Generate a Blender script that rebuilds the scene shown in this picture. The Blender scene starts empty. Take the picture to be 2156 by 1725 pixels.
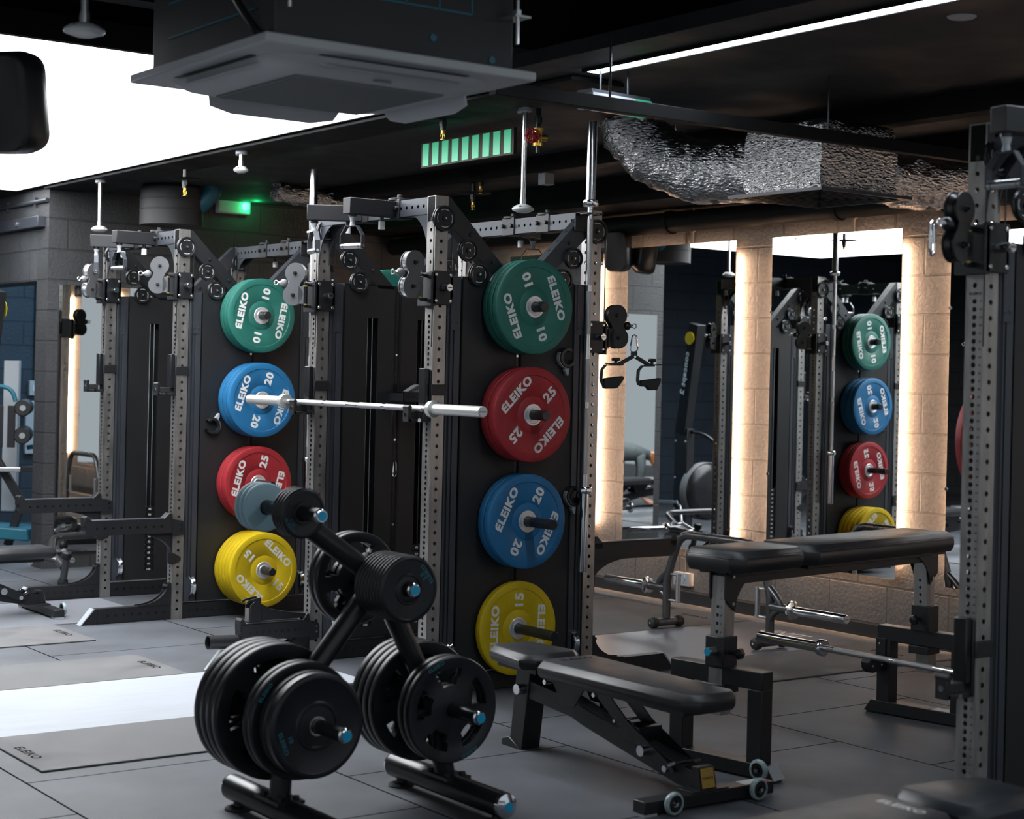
import bpy, bmesh, math, random
from mathutils import Matrix, Vector
random.seed(7)
D = bpy.data
SC = bpy.context.scene
COL = SC.collection
PI = math.pi
R = math.radians

# ------------------------------------------------------------------ camera
F, YAW, ROLL, HY, EYE = 3560.0, R(54.0), R(1.30), 789.0, 1.5
fw = Vector((math.cos(YAW), math.sin(YAW), 0)); rt = Vector((math.sin(YAW), -math.cos(YAW), 0)); up = Vector((0, 0, 1))
cr, sr = math.cos(ROLL), math.sin(ROLL)
cam_r = rt * cr + up * sr
cam_u = up * cr - rt * sr
cd = D.cameras.new('camera'); cam = D.objects.new('camera', cd); COL.objects.link(cam)
M = Matrix((cam_r, cam_u, -fw)).transposed().to_4x4(); M.translation = Vector((0, 0, EYE))
cam.matrix_world = M
cd.sensor_width = 36.0; cd.lens = F / 2156 * 36.0
cd.shift_x = -(-sr * (HY - 862.5)) / 2156
cd.shift_y = (cr * (HY - 862.5)) / 2156
cd.clip_start = 0.05; cd.clip_end = 100
cd.dof.use_dof = True; cd.dof.focus_distance = 8.3; cd.dof.aperture_fstop = 3.6
SC.camera = cam

# ------------------------------------------------------------------ world, exposure
W = D.worlds.new('world'); SC.world = W; W.use_nodes = True
bg = W.node_tree.nodes['Background']; bg.inputs[0].default_value = (0.84, 0.93, 1.0, 1); bg.inputs[1].default_value = 0.24
SC.view_settings.view_transform = 'Standard'; SC.view_settings.look = 'None'
SC.view_settings.gamma = 1.0; SC.view_settings.use_curve_mapping = False
SC.view_settings.exposure = 1.05
SC.cycles.use_denoising = True
SC.cycles.max_bounces = 10; SC.cycles.glossy_bounces = 6; SC.cycles.diffuse_bounces = 4
SC.cycles.caustics_reflective = False; SC.cycles.caustics_refractive = False
SC.cycles.sample_clamp_indirect = 6.0
CEIL_LIGHT, STRIP_LIGHT, WARM_LIGHT = 4.0, 15.0, 66.0

# ------------------------------------------------------------------ materials
MAT = {}
def nd(t, k, **kw):
    n = t.nodes.new(k)
    for a, b in kw.items(): setattr(n, a, b)
    return n
def mat(name, col, rough=0.5, metal=0.0, bump=0.0, bscale=60.0, var=0.0, vscale=4.0, stretch=None, spec=0.5, coat=0.0, emit=0.0, ecol=None, trans=0.0):
    m = D.materials.new(name); m.use_nodes = True; t = m.node_tree
    b = t.nodes['Principled BSDF']
    b.inputs['Base Color'].default_value = (*col, 1); b.inputs['Roughness'].default_value = rough
    b.inputs['Metallic'].default_value = metal; b.inputs['Specular IOR Level'].default_value = spec
    b.inputs['Coat Weight'].default_value = coat; b.inputs['Transmission Weight'].default_value = trans
    if emit: b.inputs['Emission Color'].default_value = (*(ecol or col), 1); b.inputs['Emission Strength'].default_value = emit
    tc = nd(t, 'ShaderNodeTexCoord'); mp = nd(t, 'ShaderNodeMapping'); t.links.new(tc.outputs['Object'], mp.inputs[0])
    if stretch: mp.inputs['Scale'].default_value = stretch
    n = nd(t, 'ShaderNodeTexNoise'); n.inputs['Scale'].default_value = vscale; n.inputs['Detail'].default_value = 5
    t.links.new(mp.outputs[0], n.inputs['Vector'])
    mx = nd(t, 'ShaderNodeMapRange'); mx.inputs['From Min'].default_value = 0.3; mx.inputs['From Max'].default_value = 0.7
    mx.inputs['To Min'].default_value = 1 - var; mx.inputs['To Max'].default_value = 1 + var
    t.links.new(n.outputs['Fac'], mx.inputs[0])
    v = nd(t, 'ShaderNodeVectorMath', operation='SCALE'); v.inputs[0].default_value = col; t.links.new(mx.outputs[0], v.inputs['Scale'])
    t.links.new(v.outputs[0], b.inputs['Base Color'])
    if not metal or True:
        r2 = nd(t, 'ShaderNodeMath', operation='MULTIPLY'); r2.inputs[1].default_value = rough; t.links.new(mx.outputs[0], r2.inputs[0]); t.links.new(r2.outputs[0], b.inputs['Roughness'])
    if bump:
        n2 = nd(t, 'ShaderNodeTexNoise'); n2.inputs['Scale'].default_value = bscale; n2.inputs['Detail'].default_value = 4
        t.links.new(mp.outputs[0], n2.inputs['Vector'])
        bp = nd(t, 'ShaderNodeBump'); bp.inputs['Strength'].default_value = bump; bp.inputs['Distance'].default_value = 0.002
        t.links.new(n2.outputs['Fac'], bp.inputs['Height']); t.links.new(bp.outputs[0], b.inputs['Normal'])
    MAT[name] = m
    return m
mat('black_metal', (0.013, 0.0137, 0.016), 0.42, 0.0, 0.12, 900, 0.1)
mat('black_satin', (0.012, 0.013, 0.015), 0.3, 0.0, 0.03, 300, 0.15)
mat('sheet_black', (0.014, 0.0146, 0.0165), 0.5, 0.0, 0.08, 700, 0.12, 2.5)
mat('channel_grey', (0.05, 0.056, 0.068), 0.4, 0.25, 0.03, 200, 0.1)
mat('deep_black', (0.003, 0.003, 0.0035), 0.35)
mat('steel', (0.40, 0.385, 0.37), 0.36, 0.85, 0.05, 60, 0.16, 7, (6, 6, 1.2))
mat('chrome', (0.78, 0.79, 0.82), 0.13, 1.0)
mat('bar_steel', (0.72, 0.72, 0.73), 0.22, 0.9, 0.03, 500, 0.06)
mat('knurl', (0.5, 0.5, 0.5), 0.4, 0.9, 0.6, 900, 0.05)
mat('grey_plastic', (0.19, 0.195, 0.205), 0.5, 0.0, 0.03, 400)
mat('light_grey', (0.42, 0.45, 0.48), 0.45, 0.0, 0.02, 200)
mat('white_plastic', (0.62, 0.63, 0.63), 0.4, 0.0, 0.02, 200, 0.04)
mat('ac_white', (0.5, 0.51, 0.53), 0.5, 0.0, 0.03, 300, 0.05)
mat('rubber', (0.013, 0.0135, 0.015), 0.55, 0.0, 0.15, 300, 0.15)
mat('plate_black', (0.011, 0.0125, 0.016), 0.4, 0.0, 0.08, 260, 0.2, 8, None, 0.4)
mat('plate_green', (0.018, 0.150, 0.118), 0.5, 0.0, 0.1, 260, 0.14, 9)
mat('plate_blue', (0.016, 0.155, 0.35), 0.5, 0.0, 0.1, 260, 0.14, 9)
mat('plate_red', (0.36, 0.022, 0.03), 0.5, 0.0, 0.1, 260, 0.16, 9)
mat('plate_yellow', (0.66, 0.47, 0.006), 0.5, 0.0, 0.1, 260, 0.1, 9)
mat('letter_white', (0.8, 0.8, 0.78), 0.55, 0.0, 0.05, 200, 0.1, 30)
mat('letter_teal', (0.02, 0.13, 0.18), 0.6)
mat('letter_dark', (0.008, 0.008, 0.008), 0.8, spec=0.05)
mat('blue_cap', (0.005, 0.36, 0.62), 0.35, 0.0)
mat('vinyl', (0.02, 0.021, 0.024), 0.42, 0.0, 0.15, 500, 0.15, 6)
mat('vinyl_blue', (0.022, 0.026, 0.032), 0.42, 0.0, 0.15, 500, 0.15, 6)
mat('clear_wheel', (0.32, 0.40, 0.42), 0.25, 0.0, 0.25, 200, 0.2, 60)
mat('gold', (0.55, 0.36, 0.09), 0.4, 0.5)
mat('brass', (0.72, 0.45, 0.08), 0.28, 0.9)
mat('red_paint', (0.42, 0.005, 0.03), 0.3)
mat('copper', (0.5, 0.25, 0.13), 0.4, 0.8)
mat('ceiling_black', (0.013, 0.0135, 0.015), 0.75, 0.0, 0.2, 30, 0.25, 2)
mat('beam_black', (0.007, 0.007, 0.0075), 0.6, 0.0, 0.05, 50, 0.2, 3, None, 0.15)
mat('duct_black', (0.045, 0.045, 0.046), 0.55, 0.0, 0.05, 50, 0.1, 3)
mat('board', (0.50, 0.53, 0.58), 0.33, 0.0, 0.02, 60, 0.06, 3, (1, 9, 1))
mat('board_dark', (0.17, 0.18, 0.205), 0.34, 0.0, 0.02, 60, 0.12, 3)
mat('mat_rubber', (0.125, 0.125, 0.128), 0.7, 0.0, 0.25, 350, 0.24, 5)
mat('board_mid', (0.20, 0.21, 0.235), 0.36, 0.0, 0.02, 60, 0.1, 3)
mat('mirror', (0.86, 0.88, 0.88), 0.0, 1.0)
mat('ceiling_glow', (1, 1, 1), 0.5, emit=CEIL_LIGHT, ecol=(0.95, 0.975, 1.0))
mat('strip_glow', (1, 1, 1), 0.5, emit=STRIP_LIGHT, ecol=(0.82, 0.91, 1.0))
mat('warm_glow', (1, 0.8, 0.5), 0.5, emit=WARM_LIGHT, ecol=(1.0, 0.64, 0.40))
mat('warm_glow_low', (1, 0.8, 0.5), 0.5, emit=WARM_LIGHT * 0.25, ecol=(1.0, 0.64, 0.40))
mat('green_glow', (0.05, 0.9, 0.3), 0.3, emit=6.0, ecol=(0.03, 1.0, 0.28))
mat('green_lens', (0.05, 0.30, 0.18), 0.15, emit=0.07, ecol=(0.03, 1.0, 0.4))
mat('green_reflection', (0.08, 0.5, 0.26), 0.3, emit=0.13, ecol=(0.1, 0.95, 0.5))  # green reflection put into colour and emission, no lamp
mat('smoky_plastic', (0.42, 0.43, 0.46), 0.15, 0.0, 0.02, 200, 0.05)
mat('skin', (0.62, 0.33, 0.24), 0.55)
mat('hair', (0.42, 0.14, 0.025), 0.5, 0.0, 0.6, 90, 0.35, 40)
mat('sweater', (0.085, 0.10, 0.105), 0.85, 0.0, 0.5, 300, 0.2, 20)
mat('leggings', (0.012, 0.012, 0.015), 0.8)
mat('teal_paint', (0.02, 0.14, 0.2), 0.45)
mat('yellow_logo', (0.75, 0.62, 0.02), 0.5)
mat('blue_wall', (0.028, 0.042, 0.06), 0.6, 0.0, 0.1, 60, 0.1, 2)

def brick(name, axis, col, mortar, z0, off, col2=None, rough=0.55):
    m = D.materials.new(name); m.use_nodes = True; t = m.node_tree; b = t.nodes['Principled BSDF']
    g = nd(t, 'ShaderNodeNewGeometry'); s = nd(t, 'ShaderNodeSeparateXYZ'); t.links.new(g.outputs['Position'], s.inputs[0])
    c = nd(t, 'ShaderNodeCombineXYZ')
    a1 = nd(t, 'ShaderNodeMath', operation='ADD'); a1.inputs[1].default_value = off
    a2 = nd(t, 'ShaderNodeMath', operation='ADD'); a2.inputs[1].default_value = -z0 + 4.5
    t.links.new(s.outputs[axis], a1.inputs[0]); t.links.new(s.outputs['Z'], a2.inputs[0])
    t.links.new(a1.outputs[0], c.inputs[0]); t.links.new(a2.outputs[0], c.inputs[1])
    br = nd(t, 'ShaderNodeTexBrick'); t.links.new(c.outputs[0], br.inputs['Vector'])
    br.inputs['Scale'].default_value = 1.0; br.inputs['Brick Width'].default_value = 0.45; br.inputs['Row Height'].default_value = 0.225
    br.inputs['Mortar Size'].default_value = 0.0075; br.inputs['Mortar Smooth'].default_value = 0.35; br.inputs['Bias'].default_value = 0.0
    br.inputs['Color1'].default_value = (*col, 1); br.inputs['Color2'].default_value = (*(col2 or col), 1); br.inputs['Mortar'].default_value = (*mortar, 1)
    n = nd(t, 'ShaderNodeTexNoise'); n.inputs['Scale'].default_value = 45; n.inputs['Detail'].default_value = 6; t.links.new(g.outputs['Position'], n.inputs['Vector'])
    n3 = nd(t, 'ShaderNodeTexNoise'); n3.inputs['Scale'].default_value = 3; t.links.new(g.outputs['Position'], n3.inputs['Vector'])
    ad = nd(t, 'ShaderNodeMath', operation='ADD'); t.links.new(n.outputs['Fac'], ad.inputs[0]); t.links.new(n3.outputs['Fac'], ad.inputs[1])
    mr = nd(t, 'ShaderNodeMapRange'); mr.inputs['From Min'].default_value = 0.7; mr.inputs['From Max'].default_value = 1.3; mr.inputs['To Min'].default_value = 0.78; mr.inputs['To Max'].default_value = 1.2
    t.links.new(ad.outputs[0], mr.inputs[0])
    v = nd(t, 'ShaderNodeVectorMath', operation='SCALE'); t.links.new(br.outputs['Color'], v.inputs[0]); t.links.new(mr.outputs[0], v.inputs['Scale'])
    t.links.new(v.outputs[0], b.inputs['Base Color']); b.inputs['Roughness'].default_value = rough
    mu = nd(t, 'ShaderNodeMath', operation='MULTIPLY_ADD'); mu.inputs[1].default_value = -3.0
    t.links.new(br.outputs['Fac'], mu.inputs[0]); t.links.new(n.outputs['Fac'], mu.inputs[2])
    bp = nd(t, 'ShaderNodeBump'); bp.inputs['Strength'].default_value = 0.9; bp.inputs['Distance'].default_value = 0.005
    t.links.new(mu.outputs[0], bp.inputs['Height']); t.links.new(bp.outputs[0], b.inputs['Normal'])
    MAT[name] = m
brick('brick_right', 'Y', (0.135, 0.122, 0.114), (0.09, 0.08, 0.074), 0.318, 0.12)
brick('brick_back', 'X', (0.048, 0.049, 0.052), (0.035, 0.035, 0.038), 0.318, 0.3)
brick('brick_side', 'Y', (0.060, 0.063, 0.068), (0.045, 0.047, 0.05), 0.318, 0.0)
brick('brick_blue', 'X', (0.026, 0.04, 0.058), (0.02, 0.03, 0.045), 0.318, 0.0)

def floor_mat():
    m = D.materials.new('floor_rubber'); m.use_nodes = True; t = m.node_tree; b = t.nodes['Principled BSDF']; L = t.links.new
    g = nd(t, 'ShaderNodeNewGeometry'); s = nd(t, 'ShaderNodeSeparateXYZ'); L(g.outputs['Position'], s.inputs[0])
    def mth(op, a, bb=None, c=None):
        n = nd(t, 'ShaderNodeMath', operation=op)
        for i, x in enumerate((a, bb, c)):
            if x is None: continue
            if isinstance(x, (int, float)): n.inputs[i].default_value = x
            else: L(x, n.inputs[i])
        return n.outputs[0]
    cx = mth('DIVIDE', mth('SUBTRACT', s.outputs['X'], 2.172 - 10.35), 1.035)
    fx = mth('FRACT', cx); par = mth('MODULO', mth('FLOOR', cx), 2.0)
    cy = mth('ADD', mth('ADD', s.outputs['Y'], 9.11), mth('MULTIPLY', par, 0.49))
    fy = mth('FRACT', cy)
    def edge(f, w): return mth('LESS_THAN', mth('SUBTRACT', 0.5, mth('ABSOLUTE', mth('SUBTRACT', f, 0.5))), w)
    gr = mth('MAXIMUM', edge(fx, 0.0042), edge(fy, 0.0042))
    n = nd(t, 'ShaderNodeTexNoise'); n.inputs['Scale'].default_value = 260; n.inputs['Detail'].default_value = 3; L(g.outputs['Position'], n.inputs['Vector'])
    n2 = nd(t, 'ShaderNodeTexNoise'); n2.inputs['Scale'].default_value = 2.2; n2.inputs['Detail'].default_value = 6; L(g.outputs['Position'], n2.inputs['Vector'])
    k = mth('MULTIPLY_ADD', n.outputs['Fac'], 0.9, mth('MULTIPLY', n2.outputs['Fac'], 1.1))
    mr = nd(t, 'ShaderNodeMapRange'); mr.inputs['From Min'].default_value = 0.6; mr.inputs['From Max'].default_value = 1.4; mr.inputs['To Min'].default_value = 0.048; mr.inputs['To Max'].default_value = 0.142; L(k, mr.inputs[0])
    vv = mth('MULTIPLY', mr.outputs[0], mth('SUBTRACT', 1.0, mth('MULTIPLY', gr, 0.93)))
    c = nd(t, 'ShaderNodeCombineXYZ'); L(mth('MULTIPLY', vv, 0.92), c.inputs[0]); L(vv, c.inputs[1]); L(mth('MULTIPLY', vv, 1.15), c.inputs[2])
    L(c.outputs[0], b.inputs['Base Color']); b.inputs['Roughness'].default_value = 0.56; L(mth('MULTIPLY', mth('SUBTRACT', 1.0, gr), 0.42), b.inputs['Specular IOR Level'])
    bp = nd(t, 'ShaderNodeBump'); bp.inputs['Strength'].default_value = 0.35; bp.inputs['Distance'].default_value = 0.003
    L(mth('SUBTRACT', n.outputs['Fac'], mth('MULTIPLY', gr, 2.0)), bp.inputs['Height']); L(bp.outputs[0], b.inputs['Normal'])
    MAT['floor_rubber'] = m
floor_mat()
def foil_mat():
    m = D.materials.new('foil'); m.use_nodes = True; t = m.node_tree; b = t.nodes['Principled BSDF']; L = t.links.new
    b.inputs['Base Color'].default_value = (0.62, 0.62, 0.63, 1); b.inputs['Metallic'].default_value = 1.0; b.inputs['Roughness'].default_value = 0.2
    g = nd(t, 'ShaderNodeNewGeometry'); mp = nd(t, 'ShaderNodeMapping'); mp.inputs['Scale'].default_value = (1, 1, 2.2); L(g.outputs['Position'], mp.inputs[0])
    n = nd(t, 'ShaderNodeTexNoise'); n.inputs['Scale'].default_value = 20; n.inputs['Detail'].default_value = 6; n.inputs['Distortion'].default_value = 2.2; L(mp.outputs[0], n.inputs['Vector'])
    v = nd(t, 'ShaderNodeTexVoronoi'); v.inputs['Scale'].default_value = 42; v.feature = 'F1'; L(mp.outputs[0], v.inputs['Vector'])
    a = nd(t, 'ShaderNodeMath', operation='MULTIPLY_ADD'); a.inputs[1].default_value = 1.4; L(n.outputs['Fac'], a.inputs[0]); L(v.outputs['Distance'], a.inputs[2])
    bp = nd(t, 'ShaderNodeBump'); bp.inputs['Strength'].default_value = 0.75; bp.inputs['Distance'].default_value = 0.007
    L(a.outputs[0], bp.inputs['Height']); L(bp.outputs[0], b.inputs['Normal'])
    MAT['foil'] = m
foil_mat()

# ------------------------------------------------------------------ mesh builder
class MB:
    def __init__(s): s.v = []; s.f = []; s.m = []; s.T = None
    def add(s, vs, fs, mi=0):
        o = len(s.v); T = s.T
        s.v += [(T @ Vector(p)) if T else Vector(p) for p in vs]
        for f in fs: s.f.append([i + o for i in f]); s.m.append(mi)
        return s
    def box(s, x0, x1, y0, y1, z0, z1, mi=0):
        return s.add([(x0,y0,z0),(x1,y0,z0),(x1,y1,z0),(x0,y1,z0),(x0,y0,z1),(x1,y0,z1),(x1,y1,z1),(x0,y1,z1)],
                     [(0,3,2,1),(4,5,6,7),(0,1,5,4),(1,2,6,5),(2,3,7,6),(3,0,4,7)], mi)
    def bar(s, a, b, w, h, mi=0, side=None):          # rectangular bar from a to b; w across, h in the 'up' sense
        a = Vector(a); b = Vector(b); d = (b - a).normalized()
        sd = Vector(side) if side else d.cross(Vector((0, 0, 1)))
        if sd.length < 1e-4: sd = Vector((0, 1, 0))
        sd = (sd - d * sd.dot(d)).normalized(); u = sd.cross(d).normalized()
        vs = []
        for p in (a, b):
            for i, j in ((-1,-1),(1,-1),(1,1),(-1,1)): vs.append(p + sd * (i * w / 2) + u * (j * h / 2))
        return s.add(vs, [(0,1,2,3),(7,6,5,4),(0,4,5,1),(1,5,6,2),(2,6,7,3),(3,7,4,0)], mi)
    def prism(s, pts, ax, a, b, mi=0):
        def P(p, k): return (p[0], k, p[1]) if ax == 'y' else ((k, p[0], p[1]) if ax == 'x' else (p[0], p[1], k))
        n = len(pts)
        vs = [P(p, a) for p in pts] + [P(p, b) for p in pts]
        return s.add(vs, [tuple(range(n)), tuple(range(2*n-1, n-1, -1))] + [(i, (i+1) % n + 0, (i+1) % n + n, i + n) for i in range(n)], mi)
    def tube(s, pts, r, n=10, mi=0, close=False, caps=True):
        pts = [Vector(p) for p in pts]; N = len(pts); rs = r if isinstance(r, (list, tuple)) else [r] * N
        ref = None; vs = []
        for i, p in enumerate(pts):
            if close: d = (pts[(i+1) % N] - pts[i-1]).normalized()
            else: d = (pts[min(i+1, N-1)] - pts[max(i-1, 0)]).normalized()
            if ref is None: ref = d.orthogonal().normalized()
            ref = (ref - d * ref.dot(d)).normalized(); q = d.cross(ref)
            for k in range(n):
                t = 2 * PI * k / n; vs.append(p + (ref * math.cos(t) + q * math.sin(t)) * rs[i])
        fs = []
        for i in range(N if close else N - 1):
            j = (i + 1) % N
            for k in range(n): fs.append((i*n+k, i*n+(k+1) % n, j*n+(k+1) % n, j*n+k))
        if caps and not close: fs += [tuple(range(n-1, -1, -1)), tuple((N-1)*n+k for k in range(n))]
        return s.add(vs, fs, mi)
    def cyl(s, a, b, r, r2=None, n=16, mi=0): return s.tube([a, b], [r, r if r2 is None else r2], n, mi)
    def lathe(s, prof, o=(0,0,0), ax=(0,-1,0), n=36, mi=0, mis=None, a0=0.0, a1=2*PI):
        o = Vector(o); ax = Vector(ax).normalized(); e = ax.orthogonal().normalized()
        if abs(ax.y) > 0.9: e = Vector((1, 0, 0))
        if abs(ax.z) > 0.9: e = Vector((1, 0, 0))
        q = ax.cross(e); K = len(prof); full = a1 - a0 > 6.28; n1 = n if full else n + 1
        vs = []
        for k in range(n1):
            t = a0 + (a1 - a0) * k / n
            for r, h in prof: vs.append(o + ax * h + (e * math.cos(t) + q * math.sin(t)) * r)
        for i in range(K - 1):
            fs = []
            for k in range(n):
                k2 = (k + 1) % n1
                f = [k*K+i, k2*K+i, k2*K+i+1, k*K+i+1]
                if prof[i][0] < 1e-6: f = [f[0], f[2], f[3]]
                elif prof[i+1][0] < 1e-6: f = [f[0], f[1], f[2]]
                fs.append(f)
            if i == 0: base = len(s.v); s.add(vs, fs, mis[i] if mis else mi)
            else:
                for f in fs: s.f.append([x + base for x in f]); s.m.append(mis[i] if mis else mi)
        return s
    def perf(s, o, u, v, w, L, holes, r, mi=0, n=12):  # flat face w x L with round holes at the given distances along v
        o = Vector(o); u = Vector(u).normalized(); v = Vector(v).normalized()
        hs = sorted(holes); cuts = [0.0]
        cells = []
        for i, h in enumerate(hs):
            lo = max(cuts[-1], h - w * 0.6) if i == 0 else max(cuts[-1], (hs[i-1] + h) / 2, h - w * 0.6)
            hi = min(L, h + w * 0.6) if i == len(hs) - 1 else min((hs[i+1] + h) / 2, h + w * 0.6)
            cells.append((lo, hi, h)); cuts.append(hi)
        def quad(a, b):
            if b - a > 1e-5: s.add([o + v*a, o + u*w + v*a, o + u*w + v*b, o + v*b], [(0,1,2,3)], mi)
        p = 0.0
        for lo, hi, h in cells:
            quad(p, lo); p = hi
            ring = []; out = []
            for k in range(n):
                t = 2 * PI * k / n + PI / n
                ring.append(o + u * (w/2 + r * math.cos(t)) + v * (h + r * math.sin(t)))
            q = n // 4
            cs = [(w, hi), (0, hi), (0, lo), (w, lo)]      # corners at the starts of each quarter, counter-clockwise
            first = n // 8
            pts = []
            for sd in range(4):
                a = cs[sd]; b = cs[(sd + 1) % 4]
                for j in range(q): pts.append((a[0] + (b[0]-a[0]) * j / q, a[1] + (b[1]-a[1]) * j / q))
            for k in range(n):
                j = (k - first) % n
                out.append(o + u * pts[j][0] + v * pts[j][1])
            s.add(ring + out, [(k, n + k, n + (k+1) % n, (k+1) % n) for k in range(n)], mi)
        quad(p, L)
        return s
    def mesh(s, me, T, mi=0):
        return s.add([T @ x.co for x in me.vertices], [tuple(p.vertices) for p in me.polygons], mi)
    def arc_tube(s, c, r, a0, a1, ax, rad, n=12, m=6, mi=0):
        pts = []
        for i in range(n + 1):
            t = a0 + (a1 - a0) * i / n
            p = (r * math.cos(t), r * math.sin(t))
            pts.append(Vector(c) + (Vector((p[0], 0, p[1])) if ax == 'y' else Vector((0, p[0], p[1])) if ax == 'x' else Vector((p[0], p[1], 0))))
        return s.tube(pts, rad, m, mi)
    def build(s, name, mats, parent=None, bev=0.0, smooth=True, loc=None, link=True):
        me = D.meshes.new(name); me.from_pydata([tuple(p) for p in s.v], [], s.f)
        if isinstance(mats, str): mats = [mats]
        for m in mats: me.materials.append(MAT[m])
        if len(mats) > 1: me.polygons.foreach_set('material_index', s.m)
        bm = bmesh.new(); bm.from_mesh(me); bmesh.ops.recalc_face_normals(bm, faces=bm.faces); bm.to_mesh(me); bm.free()
        if smooth:
            me.shade_smooth(); me.set_sharp_from_angle(angle=R(38))
        o = D.objects.new(name, me)
        if link: COL.objects.link(o)
        if parent: o.parent = parent
        if loc: o.location = loc
        if bev:
            b = o.modifiers.new('bevel', 'BEVEL'); b.width = bev; b.segments = 2; b.limit_method = 'ANGLE'; b.angle_limit = R(50)
        return o
def tag(o, label=None, cat=None, group=None, kind=None):
    if label: o['label'] = label
    if cat: o['category'] = cat
    if group: o['group'] = group
    if kind: o['kind'] = kind
    return o
def thing(name, label, cat, loc=(0,0,0), rz=0.0, group=None):
    o = D.objects.new(name, None); COL.objects.link(o); o.location = loc; o.rotation_euler = (0, 0, rz); o.empty_display_size = 0.1
    return tag(o, label, cat, group)
def struct(mb, name, m, **k): return tag(mb.build(name, m, **k), kind='structure')
def kids(o): return list(o.children)
def copy_tree(o, parent=None, skip=()):
    c = o.copy(); COL.objects.link(c)
    if parent: c.parent = parent
    for ch in kids(o):
        if ch.name.split('.')[0] not in skip and not (ch.get('side') and ch['side'] in skip): copy_tree(ch, c, skip)
    return c
TXT = {}
def text(sx, off=0.02, wide=1.15):
    k = (sx, off, wide)
    if k in TXT: return TXT[k]
    c = D.curves.new('txt', 'FONT'); c.body = sx; c.size = 1.0; c.offset = off; c.extrude = 0.008; c.resolution_u = 3; c.align_x = 'CENTER'; c.align_y = 'CENTER'; c.space_character = 1.02 + off * 2
    o = D.objects.new('txt', c); COL.objects.link(o); bpy.context.view_layer.update()
    me = D.meshes.new_from_object(o.evaluated_get(bpy.context.evaluated_depsgraph_get()))
    D.objects.remove(o); D.curves.remove(c)
    xs = [v.co.x for v in me.vertices]; ys = [v.co.y for v in me.vertices]
    cx, cy = (max(xs)+min(xs))/2, (max(ys)+min(ys))/2; h = max(ys) - min(ys)
    for v in me.vertices: v.co = Vector(((v.co.x - cx) / h * wide, (v.co.y - cy) / h, v.co.z / h))
    TXT[k] = me
    return me
def frame(o, x, y, z=None):        # matrix placing text: local x along x, local y along y
    x = Vector(x).normalized(); y = Vector(y).normalized(); z = x.cross(y)
    m = Matrix((x, y, z)).transposed().to_4x4(); m.translation = Vector(o)
    return m
# ------------------------------------------------------------------ light panel and light strip of the room
XW, YB, CZ = 7.53, 12.0, 2.80
t = thing('ceiling_light_panel', 'large bright white luminous ceiling panel over the racks', 'light panel', (3.165, 9.55, CZ))
MB().box(-1.265, 1.265, -2.95, 2.95, 0.0, 0.03).build('diffuser', 'ceiling_glow', t, smooth=False)
b = MB()
for x0, x1, y0, y1 in ((-1.30, -1.265, -2.99, 2.99), (1.265, 1.285, -2.99, 2.99), (-1.265, 1.265, -2.99, -2.95), (-1.265, 1.265, 2.95, 2.99)): b.box(x0, x1, y0, y1, -0.004, 0.10)
b.box(-1.265, 1.265, -2.95, 2.95, 0.032, 0.09)
b.build('frame', 'beam_black', t, smooth=False)
t = thing('led_strip_light', 'long slim white LED strip light recessed in black ceiling', 'light', (4.46, 3.96, CZ))
MB().box(-0.038, 0.038, -1.66, 1.66, -0.012, 0.0).build('diffuser', 'strip_glow', t, smooth=False)
MB().box(-0.046, -0.038, -1.67, 1.67, -0.016, 0.0).box(0.038, 0.046, -1.67, 1.67, -0.016, 0.0).build('housing', 'beam_black', t, smooth=False)
al = D.lights.new('side_room_lamp', 'AREA'); al.energy = 34; al.color = (0.45, 0.75, 1.0); al.shape = 'RECTANGLE'; al.size = 2.0; al.size_y = 1.2
o = D.objects.new('side_room_lamp', al); COL.objects.link(o); o.location = (6.2, 13.9, 2.95)

# ------------------------------------------------------------------ room shell
struct(MB().box(-4, 9, -1.0, 16, -0.1, 0.0), 'floor', 'floor_rubber', smooth=False)
struct(MB().box(XW, XW + 0.2, -1.0, 12.2, 0, 3.2), 'wall_right', 'brick_right', smooth=False)
struct(MB().box(4.5, XW, YB, YB + 0.22, 0, 3.15), 'wall_back', 'brick_back', smooth=False)
struct(MB().box(4.5, 4.74, YB + 0.22, 15.6, 2.115, 3.15), 'wall_side', 'brick_side', smooth=False)
struct(MB().box(-4.0, 8.7, 15.6, 15.8, 0, 3.2), 'wall_far', 'brick_blue', smooth=False)
struct(MB().box(-4.0, -3.8, 9.0, 15.6, 0, 3.2), 'wall_left', 'brick_side', smooth=False)
struct(MB().box(-4, 8.7, 2.0, 16, 3.15, 3.25), 'ceiling', 'ceiling_black', smooth=False)
b = MB().box(4.20, XW, 2.0, 6.5, CZ, CZ + 0.06).box(4.57, XW, 6.5, YB, CZ, CZ + 0.06)
struct(b, 'trim_1', 'ceiling_black', smooth=False)
struct(MB().box(4.455, 4.75, 5.75, YB, 2.775, 2.795), 'trim_2', 'beam_black', bev=0.004)
struct(MB().box(5.98, 6.10, 2.2, 10.6, 2.70, CZ), 'trim_3', 'beam_black', bev=0.004)
struct(MB().box(6.95, XW, 1.6, YB, 2.62, CZ), 'trim_4', 'beam_black', bev=0.006)
b = MB().box(1.0, 4.4, 5.70, 5.85, 2.86, 3.15).box(-1.0, 4.2, 6.18, 6.30, 2.92, 3.15)
struct(b, 'trim_5', 'beam_black', smooth=False)
struct(MB().box(XW - 0.012, XW, 1.6, YB, 0.0, 0.088), 'baseboard_right', 'rubber')
mat('screed', (0.30, 0.27, 0.245), 0.7, 0.0, 0.3, 80, 0.15, 4)
struct(MB().box(7.405, XW - 0.012, 3.0, YB, 0.0, 0.012), 'trim_6', 'screed')
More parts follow.
